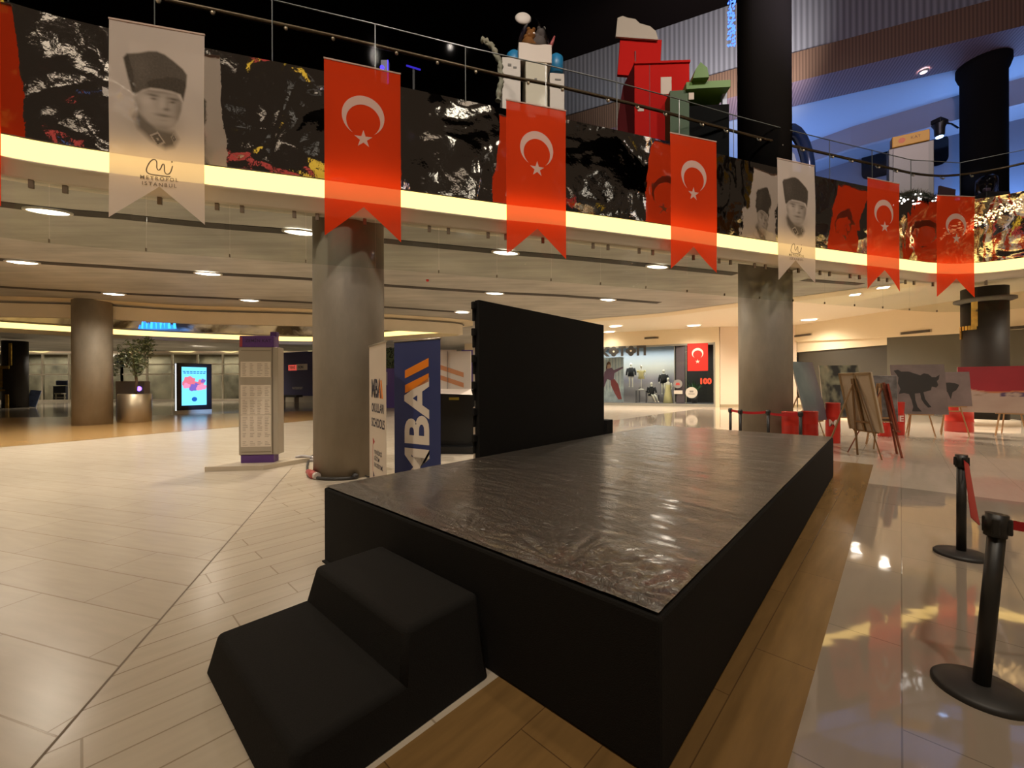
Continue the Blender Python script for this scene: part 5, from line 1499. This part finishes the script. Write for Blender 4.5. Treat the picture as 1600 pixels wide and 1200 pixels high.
# mannequins
man_w = mat('mannequin_white', (.72, .68, .58), .35)
blackf = mat('black_fabric', (.012, .012, .013), .8)
creamf = mat('cream_fabric', (.66, .58, .30), .7)
def oval(b, pts, mi=0, n=16):
    """stacked ovals: (x, y, z, half width, half depth)"""
    rg = [[b.b.verts.new((x + a * math.cos(2 * math.pi * k / n), y + c * math.sin(2 * math.pi * k / n), z)) for k in range(n)] for x, y, z, a, c in pts]
    for A, B in zip(rg, rg[1:]):
        for k in range(n):
            f = b.b.faces.new((A[k], A[(k + 1) % n], B[(k + 1) % n], B[k])); f.material_index = mi; f.smooth = True
    for q in (rg[0][::-1], rg[-1]):
        f = b.b.faces.new(q); f.material_index = mi
def head(b, x, y, z):
    oval(b, [(x, y, z - .17, .05, .05), (x, y, z - .10, .05, .055), (x, y - .01, z - .07, .065, .085), (x, y - .01, z, .085, .105), (x, y, z + .08, .08, .10), (x, y + .01, z + .13, .03, .04)])
def standing(t, jacket=True):
    b = MB(); head(b, 0, 0, 1.68)
    oval(b, [(0, 0, .84, .17, .11), (0, 0, .95, .16, .11), (0, 0, 1.1, .13, .09), (0, 0, 1.3, .17, .11), (0, 0, 1.42, .20, .10), (0, 0, 1.50, .07, .06), (0, 0, 1.56, .05, .05)])
    for s in (-1, 1):
        b.tube([(s * .09, 0, .88), (s * .10, .0, .48), (s * .11, .02, .07)], [.085, .055, .04], 12); b.box((s * .11, -.06, .03), (.08, .24, .06), bev=.02)
        b.tube([(s * .21, 0, 1.42), (s * .29, .02, 1.15), (s * .30, -.06, .88), (s * .29, -.08, .78)], [.05, .042, .032, .025], 10)
    b.make('body', [man_w], t)
    b = MB(); oval(b, [(0, 0, .80, .23, .15), (0, 0, 1.1, .21, .14), (0, 0, 1.38, .25, .14), (0, 0, 1.48, .12, .09)])
    for s in (-1, 1): b.tube([(s * .23, 0, 1.42), (s * .31, .02, 1.15), (s * .32, -.05, .90)], [.075, .07, .06], 12)
    b.make('jacket', [blackf], t)
def bust(t, skirt):
    b = MB(); head(b, 0, 0, 1.68); oval(b, [(0, 0, 1.1, .13, .09), (0, 0, 1.3, .17, .11), (0, 0, 1.42, .20, .10), (0, 0, 1.5, .07, .06), (0, 0, 1.56, .05, .05)])
    for s in (-1, 1): b.tube([(s * .20, 0, 1.42), (s * .27, .02, 1.16), (s * .22, -.10, .98)], [.05, .04, .03], 10)
    b.make('body', [man_w], t)
    b = MB()
    if skirt: oval(b, [(0, 0, 0, .34, .30), (0, 0, .5, .27, .24), (0, 0, .9, .21, .17), (0, 0, 1.08, .15, .11), (0, 0, 1.3, .18, .12)])
    else: oval(b, [(0, 0, .8, .24, .16), (0, 0, 1.08, .16, .12), (0, 0, 1.3, .20, .13), (0, 0, 1.4, .21, .11)]); [b.ball((s * .24, 0, 1.36), .09) for s in (-1, 1)]
    b.make('dress', [creamf], t)
    if not skirt:
        b = MB(); b.tube([(0, 0, .1), (0, 0, .85)], .025, 8); b.lathe([(.2, 0), (.2, .03), (.03, .1)], 20); b.make('stand', [man_w], t)
def seated(t):
    b = MB(); head(b, 0, 0, 1.30); oval(b, [(0, 0, .50, .17, .12), (0, 0, .75, .13, .1), (0, 0, .98, .18, .11), (0, 0, 1.06, .20, .10), (0, 0, 1.14, .07, .06), (0, 0, 1.2, .05, .05)])
    for s in (-1, 1):
        b.tube([(s * .09 + .05, 0, .54), (s * .10 + .22, -.35, .46), (s * .10 + .40, -.42, .06)], [.08, .06, .04], 12); b.box((s * .10 + .42, -.48, .03), (.08, .22, .06), bev=.02)
        b.tube([(s * .20, 0, 1.05), (s * .28, -.05, .8), (s * .24 + .1, -.22, .6)], [.05, .04, .03], 10)
    b.make('body', [man_w], t)
    b = MB(); oval(b, [(0, -.02, .44, .25, .20), (0, 0, .7, .19, .14), (0, 0, 1.0, .24, .14), (0, 0, 1.12, .12, .09)])
    for s in (-1, 1): b.tube([(s * .22, 0, 1.05), (s * .30, -.05, .8), (s * .26 + .08, -.2, .64)], [.07, .065, .055], 12)
    b.make('coat', [blackf], t)
    b = MB(); b.box((0, .05, .21), (.45, .45, .42), bev=.02); b.make('block', [mat('display_grey', (.30, .28, .28), .5)], t)
def man(u, vfoot, label, fn, back=.9, *a):
    p = KP(u, vfoot, back); z = max(.2, p.z)
    t = kthing('mannequin', label, 'mannequin', (p.x, back, z), 0, 'shop window mannequins'); fn(t, *a); return p.x, back, z
x, y, z = man(986, 605, 'white mannequin in a black jacket on the tall display table under the shop sign', standing, 1.0)
disp = []
def table(x, y, z, w, label):
    t = kthing('display_table', label, 'table', (x, y, .2)); h = z - .2
    b = MB(); b.box((0, 0, h - .03), (w, .6, .06)); b.make('top', [mat('display_grey', (.30, .28, .28), .5)], t)
    for sx in (-1, 1):
        for sy in (-1, 1):
            b = MB(); b.box((sx * (w / 2 - .05), sy * .25, (h - .06) / 2), (.05, .05, h - .06)); b.make('leg', [mat('display_grey_dark', (.12, .11, .12), .5)], t)
table(x, y, z, 1.3, 'tall grey display table carrying the mannequin in a black jacket')
x, y, z = man(1002, 609, 'small cream dress form on the lower display table', bust, .6, False)
table(x, y, z, .8, 'lower grey display table carrying the cream dress form')
x, y, z = man(1018, 628, 'seated mannequin in a black coat with bare white legs', seated, .55)
x, y, z = man(1037, 616, 'mannequin in a black jacket and pale trousers behind the cream gown', standing, 1.1)
table(x, y, z, .8, 'grey display table carrying the mannequin behind the cream gown')
x, y, z = man(1044, 631, 'mannequin in a long cream gown at the right of the display', bust, .5, True)
# window flag
c = KP(1090, 558, -.05); t = kthing('window_flag', 'small red crescent and star flag hanging inside the shop window corner', 'flag', (c.x, -.05, c.z))
w = KP(1106, 558).x - KP(1074, 558).x; h = zz(536, 1090) - zz(579, 1090)
b = MB(); b.box((0, 0, 0), (w, .01, h)); M = FR(0, (0, -.007, 0)); b.sign(crescent(0, h * .14, w * .28), M, 1); b.sign(star(0, -h * .16, w * .12), M, 1)
b.make('cloth', [mat('window_flag_red', (.62, .02, .012), .6), mat('window_flag_white', (.8, .74, .66), .6)], t)
c = KP(1085, 603, 1.1); t = kthing('potted_palm', 'dark green palm behind the glass under the window flag', 'plant', (c.x, 1.1, .2))
b = MB(); b.lathe([(.18, 0), (.26, .5), (.24, .5)], 20); b.make('pot', [mat('pot_dark', (.05, .045, .04), .5)], t)
b = MB()
for k in range(26):
    a = R_(k * 137.5); L = .7 + .5 * rnd.random(); up = .7 + .7 * rnd.random(); pr = None
    for j in range(6):
        s = j / 5; q = Vector((math.cos(a) * L * s * .8, math.sin(a) * L * s * .8, .5 + up * 1.6 * s - .9 * s * s)); wd = Vector((-math.sin(a), math.cos(a), 0)) * .07 * (1 - s * .9)
        if pr: b.face([pr[0] - pr[1], pr[0] + pr[1], q + wd, q - wd], 0)
        pr = (q, wd)
b.make('fronds', [mat('palm_green', (.035, .12, .03), .5)], t, recalc=False)
c = KP(1080.5, 613.5, -.02); t = kthing('window_sticker', 'round pale sticker low on the shop glass beside the mauve post', 'sticker', (c.x, -.02, c.z))
b = MB(); b.sign([(.38 * math.cos(R_(15 * k)), .38 * math.sin(R_(15 * k))) for k in range(24)], FR(0), 0, .006); b.sign([(-.2, -.12), (.2, -.12), (.2, -.06), (-.2, -.06)], FR(0, (0, -.006, 0)), 1); b.sign([(-.12, .02), (.12, .02), (.12, .14), (-.12, .14)], FR(0, (0, -.006, 0)), 1); b.make('disc', [mat('sticker_white', (.60, .56, .5), .5), mat('sticker_grey', (.25, .24, .22), .5)], t)
c = KP(1102, 596, -.02); t = kthing('window_number', 'red number stuck on the shop glass below the window flag', 'sticker', (c.x, -.02, c.z))
b = MB(); b.text('100', FR(0), .5, 0, bold=.03); b.make('digits', [mat('number_red', (.75, .08, .04), .4)], t)
c = KP(1059, 602, .0); t = kthing('window_decal', 'small pale and red decal on the mauve post of the shop window', 'sticker', (c.x, -.02, c.z))
b = MB(); b.sign([(.3 * math.cos(R_(20 * k)), .1 + .3 * math.sin(R_(20 * k))) for k in range(18)], FR(0), 0, .005); b.sign([(-.25, -.6), (.3, -.6), (.3, -.35), (-.25, -.35)], FR(0), 2, .006); b.sign([(-.15, 0), (.15, 0), (.1, .18), (-.1, .18)], FR(0, (0, -.006, 0)), 1); b.make('print', [mat('decal_grey', (.26, .25, .25), .5), mat('decal_red', (.5, .06, .05), .5), mat('sticker_white', (.6, .56, .5), .5)], t)

p = Y(246, 522, 24.6); t = thing('light_ornament', 'bright blue light ornament on the far gallery edge above the small tree', 'light ornament', (p.x, p.y, 5.0))
b = MB()
for k in range(16):
    x = -1.0 + 2.0 * k / 15 + rnd.uniform(-.05, .05); h = .12 + .28 * abs(math.sin(k * .9)) + (.22 if 5 < k < 9 else 0)
    b.sign([(x - .09, 0), (x + .09, 0), (x + .05, h), (x - .02, h + .12), (x - .07, h * .8)], FR(0, (0, .02 * (k % 2), 0)), k % 2, .04)
b.make('light_figure', [emis('ornament_blue', (.02, .16, 1), 1.6), emis('ornament_cyan', (.04, .35, 1), 1.4)], t)
# ================================================================== UPPER FLOOR
ZU = 6.535
def up(u, y): p = Y(u, 600, y); return Vector((p.x, p.y, ZU))
def zof(v, y, u=800): return Y(u, v, y).z - ZU
# ---- white ride machine with a bubble of plush toys
yy = 9.6; ct = up(832, yy); pm = FOC / yy
t = thing('claw_machine', 'white amusement machine topped by a clear bubble of plush toys', 'amusement machine', ct, R_(6))
wht = mat('machine_white', (.50, .43, .37), .5); wcream = mat('machine_cream', (.45, .39, .28), .5); dk = mat('machine_print', (.15, .13, .11), .6)
zt = zof(110, yy)
b = MB(); b.box((-.50, 0, zt / 2), (.42, .6, zt + .05), bev=.01); b.box((-.54, -.305, zt - .15), (.08, .01, .05), mi=1); b.box((-.42, -.305, zt - .2), (.08, .01, .04), mi=1); b.make('left_cabinet', [wht, dk], t)
b = MB(); b.box((.07, -.02, zt / 2 - .03), (.50, .62, zt - .06), bev=.01); b.box((.05, -.335, zt - .45), (.06, .01, .04), mi=1); b.make('middle_cabinet', [wcream, dk], t)
b = MB(); b.box((.55, 0, (zt - .25) / 2), (.34, .6, zt - .25), bev=.01); b.box((.57, -.305, zt - .4), (.14, .01, .03), mi=1); b.make('right_cabinet', [wht, dk], t)
b = MB(); b.box((.05, 0, zt + .18), (.76, .6, .42), bev=.01); b.make('header', [wht], t)
blu = mat('machine_blue', (.015, .17, .36), .4)
for x in (-.40, .60):
    b = MB(); b.lathe([(.17, zt - .05), (.17, zt + .35), (.10, zt + .42)], 24, c=(x, .05, 0)); b.make('blue_drum', [blu], t)
zd = zt + .39
b = MB(); b.lathe([(.37, zd), (.37, zd + .25), (.30, zd + .48), (.18, zd + .60), (.12, zd + .80), (.03, zd + .84)], 28, c=(.05, 0, 0)); b.make('bubble', [glass('bubble_glass', (.62, .60, .60), .25, .1)], t)
plu = mat('plush_orange', (.45, .20, .05), .8); plg = mat('plush_grey', (.22, .20, .19), .8)
for k, (x, z, r, m) in enumerate(((-.08, .15, .16, plu), (-.02, .38, .12, plu), (.18, .18, .17, plg), (.22, .42, .12, plg), (.05, .1, .13, plu))):
    b = MB(); b.ball((x, -.05, zd + z), r); b.ball((x - .05, -.08, zd + z + r), r * .35); b.ball((x + .07, -.08, zd + z + r), r * .35); b.make('plush_toy', [m], t)
b = MB(); b.ball((-.20, -.1, zd + .72), .19, s=(1, .25, .72)); b.make('sign_disc', [mat('disc_white', (.55, .5, .46), .5)], t)
b = MB(); b.tube([(.46, 0, zd + .2), (.56, 0, zd + .45)], [.05, .02], 8); b.make('horn', [mat('horn_pink', (.35, .08, .08), .5)], t)
# ---- twisted pale garland at the railing
pts = [Y(752, 62, 8.6), Y(762, 66, 8.6), Y(772, 78, 8.6), Y(780, 96, 8.6), Y(783, 116, 8.6), Y(781, 140, 8.6), Y(778, 158, 8.6)]
b = MB(); pl = catmull(pts, 6); b.tube(pl, [.05 + .02 * math.sin(i * 1.6) for i in range(len(pl))], 8); b.tube([p + Vector((.05 * math.cos(i * .7), 0, .05 * math.sin(i * .7))) for i, p in enumerate(pl)], .025, 6)
tag(b.make('garland', [mat('garland_pale', (.22, .21, .15), .7)]), 'twisted pale garland arching over the railing beside the white amusement machine', 'garland')
# ---- thin post with blue leds
p = up(604, 9.0); t = thing('led_post', 'slim grey post edged with blue lights above the second red flag', 'light post', p)
b = MB(); b.box((0, 0, 1.08), (.16, .1, 2.15)); b.make('post', [mat('post_grey2', (.16, .15, .2), .5)], t)
b = MB(); b.box((.075, -.055, 1.85), (.014, .014, .60)); b.ball((-.05, -.06, 1.98), .045); b.make('blue_led', [emis('blue_led', (.05, .03, 1), 2.2)], t)
p = Y(646, 106, 10.5); b = MB(); b.bar(p + Vector((-.18, 0, .06)), p + Vector((.18, 0, -.05)), .03)
t = thing('led_bar', 'short dim blue light bar behind the upper railing', 'light', p + Vector((0, 0, -p.z + ZU)))
b = MB(); b.bar((-.18, 0, p.z - ZU + .06), (.18, 0, p.z - ZU - .05), .03); b.make('light', [emis('blue_led_dim', (.05, .03, .6), .5)], t)
b = MB(); b.bar((0, .04, 0), (0, .04, p.z - ZU), .05); b.make('post', [mat('post_dark', (.015, .013, .013), .6)], t)
# ---- red booth
yy = 10.6; pc = up(1026, yy)
t = thing('red_booth', 'red cardboard booth with a tilted red lid and pale board on top', 'booth', pc, R_(-2))
rd = mat('booth_red', (.40, .010, .008), .8, spec=.08); rdd = mat('booth_red_dark', (.12, .008, .01), .6); pale = mat('pale_board', (.36, .31, .26), .7); paper = mat('paper', (.5, .42, .36), .7)
zt = zof(124, yy)
b = MB(); b.box((.0, 0, zt / 2), (1.34, 1.0, zt), bev=.008); b.box((-.30, -.505, zt / 2), (.012, .01, zt), mi=1); b.box((.10, -.508, zt - .55), (.26, .01, .42), mi=2); b.box((-.52, -.508, zt - 1.1), (.15, .01, .13), mi=2)
b.box((0, -.02, zt + .02), (1.36, 1.04, .05), mi=0); b.make('box', [rd, rdd, paper], t)
b = MB(); b.face([(-.68, -.5, 0), (-.68, -.5, zt), (-.80, .1, zt - .1), (-1.25, .3, 0)]); b.face([(-.69, -.49, 0), (-1.26, .31, 0), (-.81, .11, zt - .1), (-.69, -.49, zt)]); b.make('side_flap', [rdd], t)
b = MB(); b.box((-.38, .1, zt + .62), (1.08, .07, 1.12), rot=Matrix.Rotation(R_(6), 3, 'Y') @ Matrix.Rotation(R_(-8), 3, 'X')); b.box((-.50, .055, zt + .62), (.03, .03, .3), mi=1); b.make('lid', [rd, rdd], t)
M = FR(0, (-.44, .10, zt + 1.16)) @ Matrix.Rotation(R_(-6), 4, 'Z')
b = MB(); b.sign([(-.56, -.05), (.54, -.05), (.46, .16), (.30, .28), (.02, .34), (-.10, .44), (-.30, .46), (-.44, .50), (-.56, .44)], M, 0, .05); b.make('top_board', [pale], t)
# ---- green kiosk
yy = 10.15; pc = up(1084, yy)
t = thing('green_kiosk', 'green kiosk with a dark counter opening beside the upper black column', 'kiosk', pc, R_(-4))
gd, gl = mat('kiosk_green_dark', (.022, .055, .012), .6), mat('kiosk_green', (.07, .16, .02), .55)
zt = zof(160, yy)
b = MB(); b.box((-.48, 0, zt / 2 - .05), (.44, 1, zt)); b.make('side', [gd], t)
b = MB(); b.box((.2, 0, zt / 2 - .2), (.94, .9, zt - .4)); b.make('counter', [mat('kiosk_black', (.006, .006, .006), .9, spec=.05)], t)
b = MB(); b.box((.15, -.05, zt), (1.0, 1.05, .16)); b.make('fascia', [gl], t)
b = MB(); M = FR(0, (-.02, -.4, zt + .08)); b.sign([(-.22, 0), (.14, 0), (.10, .22), (-.05, .36), (-.16, .20)], M, 0, .3); b.make('crest', [gl], t)
b = MB(); b.box((.62, -.3, zt / 2 - .02), (.10, .10, zt)); b.make('post', [mat('kiosk_post', (.34, .38, .5), .5)], t)
b = MB(); b.box((-.22, -.52, zt - .22), (.12, .02, .16)); b.make('notice', [paper], t)
# ---- dark arch with a pale panel
yy = 13.2; pc = up(1238, yy)
t = thing('dark_arch', 'glossy dark blue inflatable arch just right of the upper black column', 'arch', pc, R_(20))
b = MB(); pts = [(-.95, 0, 0), (-.95, 0, 1.2)] + [(-.0 - .95 * math.cos(R_(a)) , 0, 1.25 + .85 * math.sin(R_(a))) for a in range(0, 181, 15)] + [(.95, 0, 0)]
zt = zof(205, yy); k = zt / 2.1
b.tube([(x * .85, y, z * k) for x, y, z in pts], .19, 16); b.make('tube', [mat('arch_navy', (.012, .022, .06), .2)], t)
b = MB(); b.box((.12, .25, zt * .36), (.95, .06, zt * .72)); b.face([(-.35, .22, zt * .72), (.6, .22, zt * .72), (.45, .22, zt * .82), (.15, .22, zt * .88)]); b.make('panel', [mat('arch_panel', (.42, .44, .50), .6)], t)
# ---- sign totem with a yellow header
yy = 13.6; pc = up(1422, yy)
t = thing('directory_totem', 'pale upper floor directory totem with a yellow header behind the railing', 'directory', pc, R_(-30))
zt = zof(224, yy, 1422)
b = MB(); b.box((.02, .05, zt / 2 - .1), (1.10, .30, zt - .0), bev=.02); b.box((.0, -.12, zt / 2 - .05), (.85, .05, zt - .2), mi=1); b.make('body', [mat('totem_grey', (.26, .23, .21), .5), mat('totem_pale', (.33, .28, .25), .5)], t)
b = MB(); b.box((.0, -.02, zt + .08), (.92, .28, .36), bev=.02)
M = FR(0, (-.22, -.165, zt + .08)); b.sign([(.09 * math.cos(R_(30 * k)), .09 * math.sin(R_(30 * k))) for k in range(12)], M, 1); b.text('KAT', FR(0, (.12, -.166, zt + .1)), .13, 2); b.make('header', [mat('header_yellow', (.50, .235, .012), .5), mat('header_red', (.5, .1, .02), .5), mat('header_brown', (.22, .09, .01), .5)], t)
# ---- stage lamp on a bar fixed to the column
p = Y(1468, 196, 15.0)
t = thing('stage_lamp', 'black stage lamp with a blue-white glow fixed to the right upper column', 'lamp', p, R_(20))
b = MB(); b.box((0, 0, .12), (.50, .3, .16), bev=.03); b.lathe([(.10, -.42), (.14, -.35), (.15, -.1), (.22, .05), (.2, .12)], 20); b.make('housing', [mat('lamp_black', (.012, .012, .014), .4)], t)
b = MB(); b.lathe([(.02, -.45), (.10, -.44), (.105, -.41)], 20); b.make('lens', [emis('lamp_blue', (.35, .55, 1), 6)], t)
b = MB(); b.tube([(.2, 0, .14), (.7, -.02, .2), (1.32, .05, .22)], .03, 8); b.make('bar', [mat('lamp_black', (.012, .012, .014), .4)], t)
light('stage_lamp_light', 'SPOT', p + Vector((0, 0, -.5)), 260, (.35, .5, 1), size=.1, spot=110)
# ---- display case with a glass cloche
pc = up(1543, 12.5)
t = thing('glass_cloche', 'clear glass dome standing before the right upper column', 'glass dome', pc)
z0 = zof(306, 12.5, 1543); z1 = zof(275, 12.5, 1543)
b = MB(); b.box((0, 0, z0 / 2), (.72, .6, z0), bev=.02); b.make('plinth', [mat('plinth_dark', (.03, .025, .025), .5)], t)
b = MB(); r = .24; b.lathe([(r, z0), (r, z1 - .17), (r * .92, z1 - .08), (r * .65, z1 - .02), (.03, z1)], 28); b.make('dome', [glass('cloche_glass', (.72, .70, .74), .28, .05)], t)
b = MB(); b.box((0, 0, z0 + .12), (.16, .12, .22), bev=.03); b.make('exhibit', [mat('exhibit_mauve', (.18, .13, .16), .5)], t)
# ---- a dark board behind the railing
pc = up(1478, 12.9); t = thing('leaning_board', 'dark brown and blue board leaning behind the railing left of the glass dome', 'board', pc, R_(10))
b = MB(); zb_ = zof(293, 12.9, 1478); b.box((.0, 0, zb_ / 2), (.62, .05, zb_), rot=Matrix.Rotation(R_(7), 3, 'Y')); b.make('board', [mat('board_brown', (.06, .03, .03), .6)], t)
# ---- light chains
def bulbs(name, label, pts, r, m, wire=None, grp=None):
    t = thing(name, label, 'string lights')
    b = MB()
    for p in pts: bmesh.ops.create_icosphere(b.b, subdivisions=1, radius=r * rnd.uniform(.6, 1.2), matrix=Matrix.Translation(p))
    o = b.make('bulbs', [m], t); o['kind'] = 'stuff'
    if wire: b = MB(); b.tube(wire, .006, 5); b.make('wire', [mat('wire_dark', (.02, .02, .02), .6)], t)
RO = [p - n * .10 for p, n in zip(RING, normals2(RING, True))]
pl = [Z(1503, 366, 5.35), Z(1512, 355, 5.5), Z(1525, 345, 5.6), Z(1543, 337, 5.72), Z(1560, 331, 5.8), Z(1580, 322, 5.9), Z(1600, 316, 6.0), Z(1640, 318, 6.0)]
def snap(p):                       # nearest point of the gallery edge, a little in front of the foil
    q = min(RO, key=lambda r: (r.x - p.x) ** 2 + (r.y - p.y) ** 2); return Vector((q.x, q.y, p.z))
fine = [q for a, c in zip(RO, RO[1:]) for q in (a, a.lerp(c, .25), a.lerp(c, .5), a.lerp(c, .75))]
def on_edge(u, v):
    """where the sight line at (u, v) meets the gallery edge"""
    r = _ray(u, v); best = min((q for q in fine if q.y > 3), key=lambda q: abs(q.x / q.y - r.x) + (0 if q.y > q.x * .7 else 9))
    return Vector((best.x, best.y, EYE + r.z * best.y))
wire = catmull([on_edge(u, v) for u, v in ((1504, 364), (1515, 352), (1530, 343), (1548, 335), (1566, 328), (1585, 320), (1598, 315))], 6)  # foil reflection of fairy lights, built as glowing bulbs on a wire
bp = []
for p in wire:
    for k in range(3): bp.append(p + Vector((rnd.gauss(0, .05), rnd.gauss(0, .02) - .03, rnd.gauss(0, .07) - .03)))
bulbs('reflected_fairy_lights', 'reflection of warm fairy lights in the mirror foil at the bend of the gallery, built as bulbs', bp, .016, emis('fairy_gold', (1, .62, .25), 3), wire)
bp = [Y(1143 + rnd.uniform(-6, 6), rnd.uniform(-30, 72), 12.4 + rnd.uniform(-.2, .2)) for _ in range(170)]
bulbs('light_curtain', 'bright blue and white light curtain hanging left of the upper black column', bp, .028, emis('fairy_blue', (.06, .16, 1), 1.8), [Y(1143, -60, 12.4), Y(1143, 70, 12.4)])
# dark tinsel garland with white bulbs along the railing foot
t = thing('tinsel_garland', 'dark tinsel garland with small white lights on the foil edge between two flags', 'garland')
wr = [on_edge(u, v) for u, v in ((1396, 318), (1412, 306), (1430, 302), (1450, 305), (1468, 312))]
b = MB()
for p in catmull(wr, 8):
    for k in range(16):
        a = Vector((rnd.gauss(0, 1), rnd.gauss(0, .6), rnd.gauss(0, 1))).normalized() * rnd.uniform(.08, .2); s = a.cross(Vector((0, 1, .3))).normalized() * .012
        b.face([p - s, p + a, p + s])
o = b.make('tinsel', [mat('tinsel_dark', (.012, .018, .012), .35)], t, recalc=False); o['kind'] = 'stuff'
b = MB()
for k in range(14):
    p = wr[0].lerp(wr[-1], rnd.random()); p = on_edge(1400 + 64 * rnd.random(), 304 + 12 * rnd.random())
    bmesh.ops.create_icosphere(b.b, subdivisions=1, radius=.018, matrix=Matrix.Translation(p + Vector((0, -.05, 0))))
o = b.make('bulbs', [emis('fairy_white', (1, .95, .9), 5)], t); o['kind'] = 'stuff'
# ---- ceiling spot of the slatted soffit
p = Z(1443, 111, 13.48)
t = thing('spotlight', 'small bright spotlight in the mauve slatted soffit left of the upper column', 'light', p)
b = MB(); b.lathe([(.16, .0), (.15, -.05), (.10, -.06)], 20, cap=False); b.make('rim', [rim_m], t)
b = MB(); b.lathe([(.11, -.03), (.02, -.05)], 20); b.make('lens', [emis('spot_pink', (1, .72, .8), 12)], t)

# ================================================================== FLAGS BEHIND THE VIEWER, AND ADDED PANELS AND LIGHTS, MIRRORED IN THE FOIL
b = MB()  # coloured and glowing panels added for the foil to reflect
cols = [mat('mir_orange', (.42, .17, .02), .6), mat('mir_blue', (.02, .06, .22), .6), mat('mir_grey', (.38, .34, .30), .6), mat('mir_dark', (.015, .013, .012), .6), mat('mir_red', (.3, .02, .015), .6), mat('mir_yellow', (.5, .33, .02), .5), mat('mir_glow', (.4, .38, .33), .5, emit=(1, .9, .75), estr=.35)]
rnd2 = random.Random(21)
for side, (x0, y0, x1, y1) in enumerate(((-16, -13, 20, -13), (20, -13, 20.5, 6), (-16, -13, -16, 2))):
    L = math.hypot(x1 - x0, y1 - y0); n = int(L / 1.7); rz = math.atan2(y1 - y0, x1 - x0)
    for k in range(n):
        s = (k + .5) / n; x, y = x0 + (x1 - x0) * s, y0 + (y1 - y0) * s
        h = rnd2.uniform(1.6, 4.5); b.box((x, y, ZU + h / 2), (L / n * rnd2.uniform(.5, .95), .3, h), rz=rz, mi=rnd2.choice((0, 1, 1, 2, 2, 2, 3, 3, 3, 3, 4, 5, 2, 0)))
        if rnd2.random() < .55: b.box((x, y, ZU + h + rnd2.uniform(.8, 3)), (L / n * .8, .2, rnd2.uniform(.15, .9)), rz=rz, mi=rnd2.choice((6, 2, 2, 3)))
struct(b.make('added_reflection_panels', cols))
b = MB()  # unseen light clusters added to sparkle in the foil
for cx, cy, n, s in ((-9, -11, 60, 1.6), (3, -11.5, 80, 2.0), (12, -11, 60, 1.6), (18.5, -4, 50, 1.5), (-14.5, -5, 50, 1.6)):
    for k in range(n):
        h = rnd2.random(); a = rnd2.random() * 6.28; r_ = s * .6 * (1 - h)
        bmesh.ops.create_icosphere(b.b, subdivisions=1, radius=.035, matrix=Matrix.Translation((cx + r_ * math.cos(a), cy + r_ * math.sin(a), ZU + .3 + h * 4.0)))
        for f in b.b.faces[-20:] if False else []: pass
b.b.faces.ensure_lookup_table()
for i, f in enumerate(b.b.faces): f.material_index = (i // 20) % 3
struct(b.make('trim_21', [emis('fairy_white', (1, .95, .9), 5), emis('fairy_blue', (.06, .16, 1), 1.8), emis('fairy_amber', (1, .42, .05), 5)]))
src = [o for o in COL.objects if o.name.startswith('hanging_flag')][1]
for x, y, a in ((-6.5, -7.1, 183), (-2.2, -7.9, 180), (2.6, -8.1, 180), (7.6, -7.4, 192), (11.2, -5.7, 215), (14.9, -1.5, 268), (15.3, 3.2, 275), (-9.45, -1.4, 88)):
    o = src.copy(); COL.objects.link(o); rz = R_(a); n = Vector((math.sin(rz), -math.cos(rz), 0))
    o.location = (x + n.x * .3, y + n.y * .3, Z_FOIL); o.rotation_euler = (0, 0, rz)
    o['label'] = 'red flag on the opposite gallery edge, seen only mirrored in the foil'; o['group'] = 'red flags on the opposite gallery edge'
